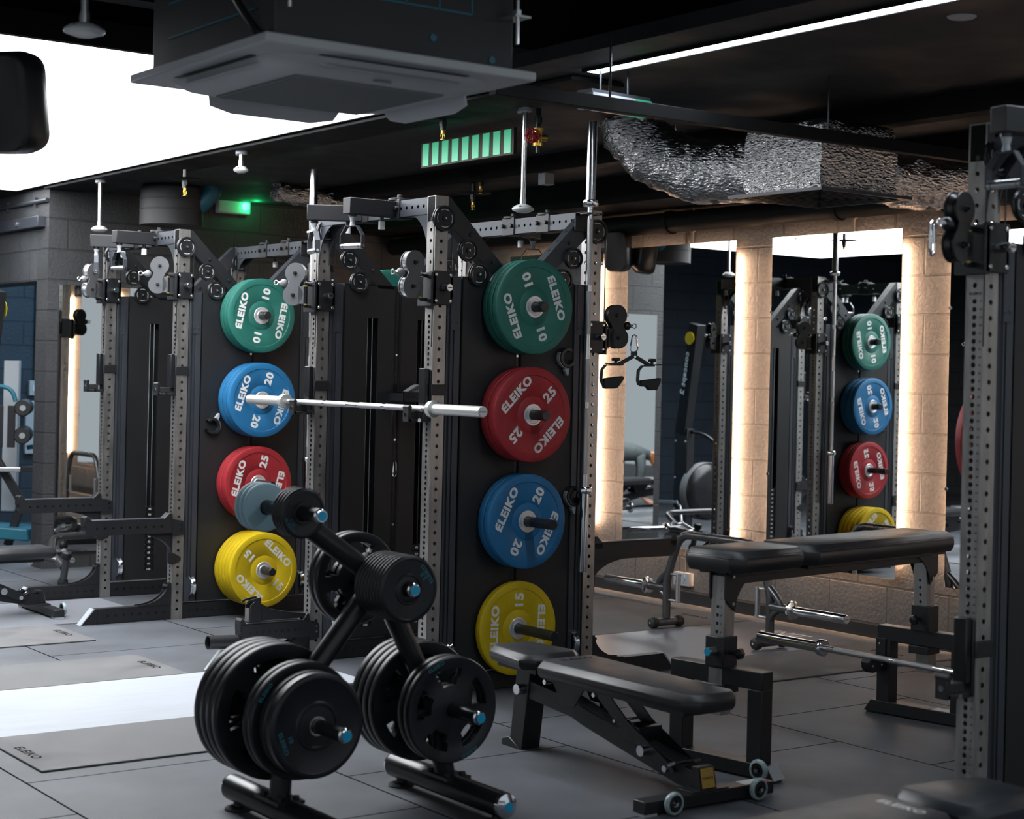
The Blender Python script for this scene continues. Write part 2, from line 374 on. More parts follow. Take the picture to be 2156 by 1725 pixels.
# pipe clamped along the top of the warm wall
t = thing('wall_pipe', 'thick black pipe running along top of the block wall', 'pipe', (7.40, 6.9, 2.53))
MB().cyl((0, -4.6, 0), (0, 5.0, 0), 0.068, n=20).build('tube', 'beam_black', t)
for y in (-0.72, 0.05, 1.55, 2.4):
    b = MB(); b.cyl((0, y - 0.02, 0), (0, y + 0.02, 0), 0.078, n=20); b.box(0.05, 0.13, y - 0.02, y + 0.02, -0.02, 0.02); b.build('clip', 'beam_black', t)
# flat conduit drops on the warm wall above the mirrors
for i, (y, z0) in enumerate(((8.44, 2.392), (8.36, 2.392), (6.94, 2.38))):
    b = MB().cyl((XW - 0.012, y, z0), (XW - 0.012, y, 2.62), 0.011, n=8); b.box(XW - 0.026, XW, y - 0.02, y + 0.02, 2.47, 2.485)
    tag(b.build('conduit', 'brick_right'), ['painted conduit above the left mirror, farther of a pair', 'painted conduit above the left mirror, nearer of a pair', 'short painted conduit ending above the mirror behind the tall bench'][i], 'conduit')

# ------------------------------------------------------------------ mirrors with light behind them
def wall_mirror(y0, y1, label, z0=0.375, z1=2.388):
    c = (y0 + y1) / 2; w = (y1 - y0) / 2
    t = thing('wall_mirror', label, 'mirror', (XW, c, z0), group=None)
    h = z1 - z0; s = 0.052
    MB().box(-s - 0.006, -s, -w, w, 0, h).build('glass', 'mirror', t, smooth=False)
    MB().box(-s, -s + 0.012, -w + 0.012, w - 0.012, 0.012, h - 0.012).build('backing', 'black_satin', t, smooth=False)
    b = MB()
    for yy in (-w + 0.040, w - 0.040): b.box(-s + 0.012, -s + 0.022, yy - 0.008, yy + 0.008, 0.09, h - 0.09)
    b.build('led_strip', 'warm_glow', t, smooth=False)
    for zz in (0.075, h - 0.075): MB().box(-s + 0.012, -s + 0.022, -w + 0.09, w - 0.09, zz - 0.008, zz + 0.008).build('led_strip', 'warm_glow_low', t, smooth=False)
    b = MB()
    for yy in (-w * 0.6, w * 0.6): b.box(-s + 0.012, 0, yy - 0.03, yy + 0.03, h * 0.5 - 0.2, h * 0.5 + 0.2)
    b.build('bracket', 'black_satin', t, smooth=False)
    b = MB()
    for zz in (h * 0.27, h * 0.77):
        for yy in (-w + 0.002, w - 0.002): b.cyl((-s - 0.010, yy, zz), (-s - 0.004, yy, zz), 0.010, n=10)
    b.build('clip', 'chrome', t)
    return t
wall_mirror(9.30, 10.345, 'backlit wall mirror mostly hidden behind the rack holding the barbell')
wall_mirror(7.895, 8.962, 'backlit wall mirror beside the vertical barbell')
wall_mirror(6.525, 7.567, 'backlit wall mirror reflecting the coloured plates, above the tall bench')
wall_mirror(5.13, 6.17, 'backlit wall mirror mostly hidden behind the large perforated post')
wall_mirror(3.735, 4.775, 'backlit wall mirror beyond the right edge of the picture, nearer the tall bench')
wall_mirror(2.34, 3.38, 'backlit wall mirror far beyond the right edge of the picture')
wall_mirror(0.945, 1.985, 'last backlit wall mirror, nearest the viewer on the warm wall')
t = thing('wall_mirror', 'tall dark mirror on the back wall beside block corner', 'mirror', (4.585, YB, 0.12))
MB().box(0, 1.6, -0.016, -0.010, 0, 1.965).build('glass', 'mirror', t, smooth=False)
MB().box(0, 1.6, -0.010, 0, 0, 1.965).build('backing', 'black_satin', t, smooth=False)

# ------------------------------------------------------------------ lifting platforms let into the floor
def platform(x0, x1, label, yc, bx0, bx1, board, hx=None, word='ELEIKO', w2=None):
    t = thing('lifting_platform', label, 'platform', (0, yc, 0))
    MB().box(bx0, bx1, -0.47, 0.475, 0.0, 0.006).build('centre_board', board, t, smooth=False)
    for sg, (ya, yb) in (('n', (-1.10, -0.474)), ('f', (0.479, 1.10))):
        m = MB().box(x0, x1, ya, yb, 0.0, 0.008).build('rubber_mat', 'mat_rubber', t, bev=0.003)
        if hx:
            for px in hx:
                b = MB(); cy = (ya + yb) / 2 - 0.005
                b.mesh(text(word, 0.03, 1.25), frame((px, cy, 0.0083), (0, -1, 0), (1, 0, 0)) @ Matrix.Diagonal((0.040, 0.040, 0.004, 1)))
                b.build('lettering', 'letter_dark', m, smooth=False)
    if w2:
        b = MB(); b.mesh(text(w2, 0.02, 1.2), frame((7.20, 0.0, 0.0062), (0, -1, 0), (1, 0, 0)) @ Matrix.Diagonal((0.085, 0.13, 0.004, 1)))
        b.build('lettering', 'letter_white', t, smooth=False)
    return t
platform(2.272, 3.598, 'lifting platform with a bright white centre board behind the plate tree', 7.11, 1.2, 4.26, 'board', (2.335, 3.53))
platform(2.272, 3.598, 'lifting platform with a grey centre board under the cut off bench', 9.85, 1.2, 4.26, 'board_mid', (2.335, 3.53))
platform(5.86, 7.402, 'lifting platform with blue-grey centre board under the standing trap bar', 7.12, 5.30, 7.402, 'board_dark', (7.2,), w2='UNIT')
# ------------------------------------------------------------------ cable racks
P, LX, FY, HT = 0.07, 0.985, 1.087, 2.32       # tube size, overall depth, far side offset, height
def upright(x, y):
    b = MB()
    dense = [0.2125 + 0.025 * i for i in range(63)] + [1.8125 + 0.05 * i for i in range(9)]
    sparse = [0.06 + 0.05 * i for i in range(45)]
    b.perf((x, y + P, 0), (0, -1, 0), (0, 0, 1), P, HT, dense, 0.0085, n=8)
    b.perf((x + P, y, 0), (0, 1, 0), (0, 0, 1), P, HT, dense, 0.0085, n=8)
    b.perf((x, y, 0), (1, 0, 0), (0, 0, 1), P, HT, sparse, 0.0085, n=12)
    b.perf((x + P, y + P, 0), (-1, 0, 0), (0, 0, 1), P, HT, sparse, 0.0085, n=12)
    b.add([(x, y, HT), (x+P, y, HT), (x+P, y+P, HT), (x, y+P, HT)], [(0,1,2,3)])
    return b
def flip(b):                                     # mirror a builder front to back about the middle of the rack
    for p in b.v: p.x = LX - p.x
    return b
def base_beam(y):
    b = MB(); x0, x1, h, w = -0.475, LX + 0.475, 0.085, 0.055; yy = y + 0.008
    b.perf((P, yy, 0.004), (0, 0, 1), (1, 0, 0), h, 0.845, [0.05 + 0.05 * i for i in range(16)], 0.0085, n=8)
    b.box(P, LX - P, yy + 0.004, yy + w, 0.004, h + 0.004); b.box(P + 0.01, LX - P - 0.01, yy + 0.0015, yy + 0.003, 0.012, h - 0.004, 1)  # last box: dark sheet behind the holes, painting in their shade
    for s in (0, 1):
        q = MB()
        q.perf((x0 + 0.02, yy, 0.004), (0, 0, 1), (1, 0, 0), h, 0.455, [0.06 + 0.05 * i for i in range(8)], 0.0085, n=8)
        q.prism([(x0 - 0.078, 0.0), (0.0, 0.0), (0.0, h + 0.004), (x0, h + 0.004)], 'y', yy + 0.004, yy + w); q.box(x0 + 0.03, -0.02, yy + 0.0015, yy + 0.003, 0.012, h - 0.004, 1)  # foot holes get the same painted shade from a dark sheet
        if s: flip(q)
        o_ = len(b.v); b.add(q.v, q.f); b.m[-len(q.m):] = q.m
    return b
def toe_cap(y, s):
    b = MB(); x0 = -0.475; yy = y + 0.006
    b.prism([(x0 - 0.084, 0.0), (x0 - 0.078, 0.0), (x0 + 0.002, 0.090), (x0 - 0.006, 0.092)], 'y', yy, yy + 0.060)
    return flip(b) if s else b
def gusset(y, s):
    b = MB()
    arc = [(-0.205 + 0.185 * math.sin(t), 0.215 - 0.12 * math.cos(t)) for t in [PI/2 * i / 8 for i in range(9)]]
    pts = arc + [(0.0, 0.215), (0.0, 0.088), (-0.215, 0.088)]
    for ya in (y + 0.006, y + 0.058): b.prism(pts, 'y', ya, ya + 0.006)
    q = [(x, z - 0.012) for x, z in arc]
    for i in range(8):
        b.bar((arc[i][0] + 0.006, y + 0.035, arc[i][1] - 0.012), (arc[i+1][0] + 0.006, y + 0.035, arc[i+1][1] - 0.012), 0.048, 0.005)
    b.cyl((-0.022, y + 0.002, 0.198), (-0.022, y + 0.068, 0.198), 0.008, n=8)
    return flip(b) if s else b
def disc(x, y, z, r, n=32, w=0.022):              # a cable pulley facing -y, with the pale arcs cut in its face
    b = MB()
    b.lathe([(0, w), (0.012, w), (0.012, w - 0.006), (r * 0.80, w - 0.006), (r * 0.86, w), (r, w), (r, w * 0.75), (r * 0.88, w * 0.5), (r, w * 0.25), (r, 0), (0, 0)], (x, y, z), (0, -1, 0), n, 0)
    for k in range(4):
        a = PI / 4 + k * PI / 2
        b.lathe([(r * 0.66, w - 0.0055), (r * 0.72, w - 0.0055)], (x, y, z), (0, -1, 0), 8, 1, a0=a + 0.3, a1=a + PI / 2 - 0.3)
    b.lathe([(0, w + 0.006), (0.005, w + 0.006), (0.006, w)], (x, y, z), (0, -1, 0), 10, 2)
    return b
def carriage(x, y, z, mir):                       # sliding pulley bracket on an upright
    b = MB(); s = -1 if mir else 1
    def bx(x0, x1, *a): b.box(*( (x0, x1) if s > 0 else (2 * (x + P/2) - x1, 2 * (x + P/2) - x0) ), *a)
    bx(x - 0.022, x + P + 0.020, y - 0.024, y - 0.004, z - 0.078, z + 0.078)
    bx(x - 0.022, x + P + 0.020, y + P + 0.004, y + P + 0.024, z - 0.078, z + 0.078)
    bx(x - 0.030, x - 0.004, y - 0.024, y + P + 0.024, z - 0.085, z + 0.070)
    bx(x + P + 0.004, x + P + 0.020, y - 0.024, y + P + 0.024, z - 0.05, z + 0.05)
    for dz in (-0.06, 0.06):
        for xx in (x - 0.005, x + P + 0.004): b.cyl((xx, y - 0.030, z + dz), (xx, y - 0.022, z + dz), 0.008, n=8, mi=1)
    b.cyl((x + P/2, y - 0.05, z), (x + P/2, y - 0.022, z), 0.012, n=14, mi=1)
    return b
def pull_knob(x, y, z):
    b = MB(); b.cyl((x + P/2, y - 0.036, z), (x + P/2, y - 0.078, z), 0.0165, n=18); b.cyl((x + P/2, y - 0.078, z), (x + P/2, y - 0.081, z), 0.0145, n=18)
    b.box(x + P/2 - 0.011, x + P/2 + 0.011, y - 0.0825, y - 0.0805, z - 0.002, z + 0.002, 1)
    return b
def head_parts(x, y, z, phi, s, root):            # hinged double pulley; s = -1 towards -x, +1 towards +x, -2 the nearest, its shade painted in as black
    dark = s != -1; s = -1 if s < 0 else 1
    c, q = math.cos(phi), math.sin(phi)
    hx = x - 0.062 if s < 0 else x + P + 0.062; hy = y + 0.02
    T = Matrix.Translation((hx, hy, z)) @ Matrix.Rotation(phi, 4, 'Z')
    b = MB(); b.T = T
    r = 0.054
    up_c, lo_c = (s * 0.048, 0.112), (s * 0.058, 0.0)
    def circ(cx, cz, a0, a1, n=18): return [(cx + r * math.cos(a0 + (a1-a0)*i/n), cz + r * math.sin(a0 + (a1-a0)*i/n)) for i in range(n+1)]
    out = circ(*up_c, R(-52), R(232)) + circ(*lo_c, R(128), R(412))
    for ya in (-0.022, 0.016): b.prism(out, 'y', ya, ya + 0.006)
    b.box(min(0, s*0.03), max(0, s*0.03), -0.022, 0.022, -0.045, 0.045)
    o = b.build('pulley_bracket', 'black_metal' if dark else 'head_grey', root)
    b = MB(); b.T = T
    for cx, cz in (up_c, lo_c): b.lathe([(0, -0.014), (r - 0.004, -0.014), (r - 0.012, 0), (r - 0.004, 0.014), (0, 0.014)], (cx, 0, cz), (0, -1, 0), 24, 0)
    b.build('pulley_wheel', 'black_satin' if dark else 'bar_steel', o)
    for cx, cz in (up_c, lo_c):
        b = MB(); b.T = T; b.cyl((cx, -0.042, cz), (cx, 0.028, cz), 0.006, n=8); b.lathe([(0, 0.034), (0.009, 0.033), (0.011, 0.022)], (cx, 0, cz), (0, -1, 0), 10, 0); b.build('axle_bolt', 'black_satin', o)
    b = MB(); b.T = T; b.cyl((0, 0, -0.055), (0, 0, 0.055), 0.013, n=14, mi=0)
    for dz in (-0.047, 0.047): b.cyl((0, 0, dz - 0.003), (0, 0, dz + 0.003), 0.0145, n=14, mi=1)
    b.box(-0.008 if s > 0 else 0, 0 if s > 0 else 0.008, -0.01, 0.01, -0.05, 0.05)
    b.T = None
    ex = x - 0.028 if s < 0 else x + P + 0.018
    for dz in (-0.055, 0.055): b.cyl((hx, hy, z + dz), (ex, hy, z + dz), 0.009, n=8)
    b.build('hinge', ['black_satin', 'gold'], o)
    b = MB(); b.T = T
    bx = s * 0.115
    b.lathe([(0, -0.022), (0.012, -0.018), (0.021, -0.006), (0.021, 0.006), (0.012, 0.018), (0, 0.022)], (bx, 0, 0.062), (s, 0, 0), 18, 0)
    b.cyl((bx + s * 0.02, 0, 0.062), (bx + s * 0.032, 0, 0.062), 0.009, 0.006, n=10, mi=1)
    b.arc_tube((bx + s * 0.042, 0, 0.062), 0.011, 0, 2*PI, 'y', 0.0035, 14, 6, 1)
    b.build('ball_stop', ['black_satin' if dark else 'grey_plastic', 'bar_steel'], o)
    return o
mat('head_grey', (0.105, 0.108, 0.116), 0.42, 0.1, 0.03, 400, 0.08)
def side_frame(root, y, sd):                      # everything in the plane of one side: 'near' or 'far'
    def add(o): o['side'] = sd; return o
    for x in (0, LX - P): add(upright(x, y).build('upright', 'steel', root, smooth=False))
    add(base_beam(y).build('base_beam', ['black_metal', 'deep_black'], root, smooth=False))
    for s in (0, 1):
        add(toe_cap(y, s).build('toe_cap', 'light_grey', root)); add(gusset(y, s).build('foot_gusset', 'black_metal', root))
        b = MB()
        for x0, x1 in ((P + 0.008, P + 0.044), (P + 0.052, P + 0.084)): b.box(x0, x1, y + 0.004, y + P - 0.004, 0.10, 1.95)
        b.box(P + 0.040, P + 0.056, y + 0.012, y + P - 0.012, 0.10, 1.95); b.box(P + 0.010, P + 0.070, y + 0.001, y + 0.004, 1.70, 1.95)
        for zz in (1.735,): b.cyl((P + 0.035, y - 0.002, zz), (P + 0.035, y + 0.004, zz), 0.006, n=8); b.cyl((P + 0.062, y - 0.002, zz), (P + 0.062, y + 0.004, zz), 0.006, n=8)
        if s: flip(b)
        add(b.build('cable_channel', 'channel_grey', root, bev=0.0015))
        # half panel with the weight stack window on the inside
        x0, x1 = 0.162, 0.478; sx0, sx1 = 0.305, 0.371; z0, z1 = 0.10, 1.954
        ya, yb = y + 0.004, y + P - 0.004
        b = MB()
        if sd == 'far': yo0, yo1, yi0, yi1 = yb - 0.006, yb, ya, ya + 0.006
        else: yo0, yo1, yi0, yi1 = ya, ya + 0.006, yb - 0.006, yb
        b.box(x0, x1, yo0, yo1, z0, z1)
        b.box(x0, sx0, yi0, yi1, z0, z1); b.box(sx1, x1, yi0, yi1, z0, z1); b.box(sx0, sx1, yi0, yi1, 1.78, z1); b.box(sx0, sx1, yi0, yi1, z0, 0.16)
        b.box(x0, x0 + 0.006, ya, yb, z0, z1); b.box(x1 - 0.006, x1, ya, yb, z0, z1); b.box(x0, x1, ya, yb, z1 - 0.006, z1); b.box(x0, x1, ya, yb, z0, z0 + 0.006)
        if s: flip(b)
        pn = add(b.build('side_panel', 'sheet_black', root, smooth=False))
        b = MB(); ym = y + P / 2
        zt = 0.20
        nb = 12
        for i in range(nb): b.box(sx0 - 0.05, sx1 + 0.05, ym - 0.022, ym + 0.022, 0.15 + i * 0.036, 0.15 + i * 0.036 + 0.031)
        yl = ym - 0.0225 if sd == 'far' else ym + 0.0225
        for i, wd in enumerate(('100', '95', '90', '85', '80', '75', '70', '65', '60', '55', '50', '45')):
            zc = 0.15 + i * 0.036 + 0.016
            T = frame((0.338, yl, zc), (1 if sd == 'far' else -1, 0, 0), (0, 0, 1)) @ Matrix.Diagonal((0.013, 0.013, 0.004, 1))
            b.mesh(text(wd, 0.03, 1.1), T, 1)
        if s:
            for p in b.v: p.x += LX - 2 * 0.338
        b.build('weight_stack', ['black_satin', 'letter_white'], pn, smooth=False)
        b = MB(); b.cyl((0.352, ym, 0.16), (0.352, ym, 1.94), 0.0045, n=8); b.cyl((0.322, ym, 0.16), (0.322, ym, 1.94), 0.0045, n=8)
        if s: flip(b)
        b.build('guide_rod', 'chrome', pn)
        # diagonal brace from the post top to the middle
        b = MB(); b.prism([(0.0, 2.318), (0.085, 2.318), (0.475, 1.935), (0.372, 1.935), (0.07, 2.20), (0.0, 2.20)], 'y', y + 0.004, y + P - 0.004)
        for i in range(6):
            k = 0.16 + i * 0.13
            xx, zz = 0.085 + (0.475 - 0.085) * k, 2.318 + (1.935 - 2.318) * k
            d = Vector((0.714, 0, -0.70)); nrm = Vector((0.70, 0, 0.714))
            c = Vector((xx, y + P/2, zz)); b.cyl(c - nrm * 0.002, c + nrm * 0.0012, 0.0085, n=10, mi=1)
        for xx, zz in ((0.20, 2.15), (0.33, 2.03)): b.cyl((xx, y - 0.004, zz), (xx, y + P + 0.004, zz), 0.010, n=6, mi=2)
        if s: flip(b)
        add(b.build('diagonal_brace', ['black_metal' if not s else 'channel_grey', 'deep_black', 'black_satin'], root, bev=0.002))
        for px, pz, r, pn_ in ((0.040, 2.215, 0.060, 'top_pulley'), (0.180, 2.075, 0.052, 'guide_pulley'), (0.243, 1.966, 0.054, 'guide_pulley')):
            yy = y + 0.003 if px > 0.1 else y - 0.002
            if s: px = LX - px
            add(disc(px, yy, pz, r).build(pn_, ['black_satin', 'white_plastic', 'bar_steel'], root))
        # low pulley at the foot of the post
        xx = 0.125 if not s else LX - 0.125
        b = MB(); b.lathe([(0, -0.016), (0.058, -0.016), (0.062, -0.012), (0.052, 0), (0.062, 0.012), (0.058, 0.016), (0, 0.016)], (xx, y + 0.020, 0.19), (1 if not s else -1, 0, 0), 28, 0)
        add(b.build('low_pulley', 'chrome', root))
        # cables: post top to the sliding pulley
        b = MB(); cx = -0.016 if not s else LX + 0.016
        b.cyl((cx, y - 0.014, 1.62), (cx, y - 0.014, 2.20), 0.0028, n=6)
        xx = P + 0.024 if not s else LX - P - 0.024
        b.cyl((xx, y - 0.002, 0.25), (xx, y - 0.002, 2.18), 0.0028, n=6)
        add(b.build('cable', 'black_satin', root))
    # centre post between the half panels
    b = MB(); b.box(0.482, 0.503, y + 0.012, y + P - 0.012, 0.088, 1.95)
    for i in range(22):
        zz = 0.24 + i * 0.075
        b.cyl((0.4925, y + 0.010, zz), (0.4925, y + P - 0.010, zz), 0.007, n=8, mi=1 if i % 6 else 2)
    add(b.build('centre_post', ['black_metal', 'deep_black', 'bar_steel'], root, smooth=False))
def peg(root, y, z, ln, sd):
    o = MB(); s = 1 if sd == 'far' else -1; y0 = y + (P - 0.004 if sd == 'far' else 0.004)
    o.lathe([(0.0, 0.0), (0.045, 0.0), (0.045, 0.006), (0.0245, 0.006), (0.0245, ln - 0.003), (0.022, ln), (0, ln)], (LX / 2, y0, z), (0, s, 0), 20)
    p = o.build('plate_peg', 'black_satin', root); p['side'] = sd
    return p
def swivel_arm(root, yp, phi, rear, sd):
    # pull-up arm hung on the top beam at y = yp, turned by phi from straight out
    s = 1 if rear else -1; x0 = P / 2 if not rear else LX - P / 2
    b = MB()
    b.box(x0 - 0.041, x0 + 0.041, yp - 0.06, yp + 0.045, 2.232, 2.325)
    b.cyl((x0, yp, 2.32), (x0, yp, 2.332), 0.055, n=20); b.cyl((x0, yp, 2.332), (x0, yp, 2.35), 0.014, n=8)
    for dz, dy in ((0.0, -0.045), (0.0, 0.03)): b.cyl((x0 - 0.056, yp + dy, 2.28), (x0 + 0.056, yp + dy, 2.28), 0.011, n=6)
    o = b.build('arm_bracket', 'black_metal', root, bev=0.002); o['side'] = sd
    T = Matrix.Translation((x0, yp, 0)) @ Matrix.Rotation(phi, 4, 'Z')
    b = MB(); b.T = T; xs = sorted((s * 0.03, s * 0.30)); b.box(xs[0], xs[1], -0.032, 0.032, 2.238, 2.314)
    b.build('arm', 'black_metal', o, bev=0.003)
    b = MB(); b.T = T; b.cyl((s * 0.10, 0.0, 2.236), (s * 0.10, 0.0, 2.215), 0.010, n=10); b.cyl((s * 0.10, 0.0, 2.215), (s * 0.10, 0.0, 2.178), 0.0155, n=14, mi=1); b.build('lock_pin', ['black_satin', 'white_plastic'], o)
    return T, s
def cable_rack(label):
    root = thing('cable_rack', label, 'gym rack', (0, 0, 0), 0, 'plate loaded cable racks')
    for y, sd in ((0.0, 'near'), (FY, 'far')): side_frame(root, y, sd)
    for x in (0, LX - P):                         # top beams joining the two sides
        b = MB(); yy0, L = P, FY - P
        hs = [0.035 + 0.05 * i for i in range(20)]
        hs = [h for h in hs if h < L - 0.03]
        z0, z1 = 2.240, 2.314
        b.perf((x, yy0 + L, z0), (0, 0, 1), (0, -1, 0), z1 - z0, L, hs, 0.0085, n=8)
        b.perf((x + P, yy0, z0), (0, 0, 1), (0, 1, 0), z1 - z0, L, hs, 0.0085, n=8)
        b.box(x, x + P, yy0, yy0 + L, z1, z1 + 0.002); b.box(x, x + P, yy0, yy0 + L, z0 - 0.002, z0)
        b.build('top_beam', 'channel_grey', root, smooth=False)
        for y0, d in ((P, 1), (FY, -1)):          # curved corner plates under the beam
            arc = [(y0 + d * (0.16 - 0.16 * math.sin(t)), 2.24 - 0.20 + 0.20 * math.cos(t)) for t in [PI/2 * i / 8 for i in range(9)]]
            b = MB()
            for xa in (x + 0.004, x + P - 0.009): b.prism([(y0, 2.24)] + arc, 'x', xa, xa + 0.005)
            b.build('corner_plate', 'channel_grey', root)['side'] = 'near' if d > 0 else 'far'
    return root
ARMS = {}
def finish_rack(root, heads, arms):
    for (x, y, z, phi, s, sd) in heads:
        c = carriage(x, y, z, s > 0).build('pulley_carriage', ['black_metal', 'bar_steel'], root, bev=0.002)
        pull_knob(x, y, z).build('pull_pin', ['chrome', 'black_satin'], c); head_parts(x, y, z, phi, s, c)
    for a in arms:
        T, s = swivel_arm(root, *a); ARMS[(root.name, a)] = (root, T, s)
X0 = 4.284
YA, YBK, YC = 6.53, 9.29, 2.32
PEGZ = (1.822, 1.312, 0.806, 0.292); PEGL = (0.205, 0.235, 0.31, 0.335)
rackA = cable_rack('black cable rack holding the chrome barbell across its two front posts')
for sd, y in (('near', 0.0), ('far', FY)):
    for z, l in zip(PEGZ, PEGL): peg(rackA, y, z, l, sd)
rackB = copy_tree(rackA); rackC = copy_tree(rackA, None, ('near',))
for r, y, lb in ((rackA, YA, None), (rackB, YBK, 'black cable rack with empty bar hooks before the block corner'), (rackC, YC, 'dark nearest cable rack with a low bar hook, cut off beside the tall bench')):
    r.location = (X0, y, 0)
    if lb: r['label'] = lb
RX = LX - P
finish_rack(rackA, [(0, 0, 1.893, R(4), -1, 'near'), (0, FY, 1.882, R(-48), -1, 'far'), (RX, 0, 1.695, R(-12), 1, 'near'), (RX, FY, 1.72, R(20), 1, 'far')],
            [(0.37, R(2), 0, 'near'), (0.66, R(-32), 0, 'far'), (0.40, R(-10), 1, 'near'), (0.70, R(30), 1, 'far')])
finish_rack(rackB, [(0, 0, 1.985, R(-22), -1, 'near'), (0, FY, 1.985, R(24), -1, 'far'), (RX, 0, 1.80, R(25), 1, 'near'), (RX, FY, 1.80, R(-20), 1, 'far')],
            [(0.37, R(4), 0, 'near'), (0.66, R(-30), 0, 'far'), (0.40, R(-10), 1, 'near'), (0.70, R(30), 1, 'far')])
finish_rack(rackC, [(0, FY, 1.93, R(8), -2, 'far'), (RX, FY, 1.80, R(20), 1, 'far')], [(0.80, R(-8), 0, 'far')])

up0 = [c for c in rackC.children if c.name.startswith('upright') and c.get('side') == 'far'][0]
b = MB()
for i in range(63): b.mesh(text(str(9 + i), 0.01, 1.0), frame((-0.0006, FY + 0.011, 0.2125 + 0.025 * i), (0, -1, 0), (0, 0, 1)) @ Matrix.Diagonal((0.0065, 0.0065, 0.002, 1)))
b.mesh(text('ELEIKO', 0.02, 1.2), frame((-0.0006, FY + 0.032, 1.787), (0, -1, 0), (0, 0, 1)) @ Matrix.Diagonal((0.0085, 0.0085, 0.002, 1)))
b.build('numbering', 'letter_dark', up0, smooth=False)

# ------------------------------------------------------------------ D handles hanging from the swivel arms
def d_handle(label):
    t = thing('d_handle', label, 'handle', (0, 0, 0), 0, 'grip handles under the pull-up arms')
    b = MB(); b.cyl((0, 0, 0), (0, 0, -0.012), 0.019, n=16, mi=1); b.cyl((0, 0, -0.012), (0, 0, -0.034), 0.016, 0.011, n=16); b.cyl((0, 0, -0.034), (0, 0, -0.056), 0.010, 0.014, n=16)
    b.build('swivel', ['light_grey', 'black_satin'], t)
    b = MB(); w = 0.062
    pts = [(-w, -0.158), (-w, -0.100), (-0.032, -0.056), (0.032, -0.056), (w, -0.100), (w, -0.158)]
    for p, q in zip(pts[:-1], pts[1:]): b.bar((0, p[0], p[1]), (0, q[0], q[1]), 0.026, 0.005, side=(1, 0, 0))
    for p in pts: b.cyl((-0.013, p[0], p[1]), (0.013, p[0], p[1]), 0.0025, n=8)
    b.build('strap_frame', 'channel_grey', t)
    b = MB(); b.cyl((0, -w + 0.002, -0.150), (0, w - 0.002, -0.150), 0.014, n=18)
    for yy in (-0.045, 0.045): b.cyl((0, yy - 0.001, -0.150), (0, yy + 0.001, -0.150), 0.0145, n=18, mi=1)
    for sg in (-1, 1): b.cyl((0, sg * w, -0.150), (0, sg * (w + 0.007), -0.150), 0.008, n=6, mi=2)
    b.build('grip', ['bar_steel', 'deep_black', 'chrome'], t)
    return t
hand = None
HL = {'A': ['D handle under nearer front arm of barbell rack', 'D handle under farther front arm of barbell rack', 'D handle behind the barbell rack above the large green plate', 'D handle behind the barbell rack on its far rear arm'],
      'B': ['D handle under nearer front arm of empty hook rack', 'D handle under farther front arm of empty hook rack', 'D handle on nearer rear arm of empty hook rack', 'D handle on far rear arm of empty hook rack'],
      'C': ['D handle hanging by the large perforated post by the tall bench']}
cnt = {'A': 0, 'B': 0, 'C': 0}
for (nm, a), (root, T, s) in list(ARMS.items()):
    k = 'A' if root is rackA else 'B' if root is rackB else 'C'
    lb = HL[k][cnt[k]]; cnt[k] += 1
    if hand is None: hand = h = d_handle(lb)
    else: h = copy_tree(hand); h['label'] = lb
    p = root.location + (T @ Vector((s * 0.265, 0, 2.238)))
    h.location = p; h.rotation_euler = (0, 0, a[1] + (0.35 if k == 'A' else 0.15))
# ------------------------------------------------------------------ weight plates
def bumper(color, num, th, letters=True):
    root = D.objects.new('weight_plate', None)
    b = MB(); r = 0.225; t = th
    b.lathe([(0.040, 0.0), (0.185, 0.0), (0.193, -0.004 + 0.004), (0.218, 0.0), (0.2235, 0.003), (r, 0.008), (r, t * 0.47), (0.2225, t * 0.5), (r, t * 0.53), (r, t - 0.008), (0.2235, t - 0.003), (0.218, t),
             (0.189, t), (0.186, t - 0.004), (0.090, t - 0.004), (0.088, t - 0.0055), (0.086, t - 0.004), (0.050, t - 0.004), (0.040, t - 0.004)], (0, 0, 0), (0, -1, 0), 64)
    body = b.build('plate_body', 'plate_' + color, None, link=True)
    h = MB(); h.lathe([(0.0255, -0.001), (0.052, -0.001), (0.052, t - 0.001), (0.050, t + 0.001), (0.041, t + 0.001), (0.039, t - 0.001), (0.033, t - 0.001), (0.031, t + 0.0015), (0.0255, t + 0.0015), (0.0255, -0.001)], (0, 0, 0), (0, -1, 0), 48)
    hub = h.build('hub', 'hub_steel', body)
    if letters:
        yy = -(t - 0.0041)
        for sg in (1, -1):
            T = frame((0, yy, sg * 0.137), (sg, 0, 0), (0, 0, sg)) @ Matrix.Diagonal((0.046, 0.046, 0.03, 1))
            l = MB(); l.mesh(text('ELEIKO', 0.05, 1.10), T); l.build('brand_lettering', 'letter_white', body, smooth=False)
            T = frame((sg * 0.137, yy, 0), (sg, 0, 0), (0, 0, sg)) @ Matrix.Diagonal((0.051, 0.051, 0.03, 1))
            l = MB(); l.mesh(text(num, 0.045, 1.12), T); l.build('number_lettering', 'letter_white', body, smooth=False)
            l = MB()
            for dz, wd in ((0.041, 'SPORT'), (-0.041, 'TRAINING')):
                T = frame((sg * 0.137, yy, sg * dz), (sg, 0, 0), (0, 0, sg)); l.mesh(text(wd, 0.0, 1.25), T @ Matrix.Diagonal((0.0125, 0.0125, 0.01, 1)))
            l.build('small_lettering', 'plate_' + color, body, smooth=False)
    D.objects.remove(root)
    return body
mat('hub_steel', (0.80, 0.80, 0.82), 0.33, 0.6)
PL = {}
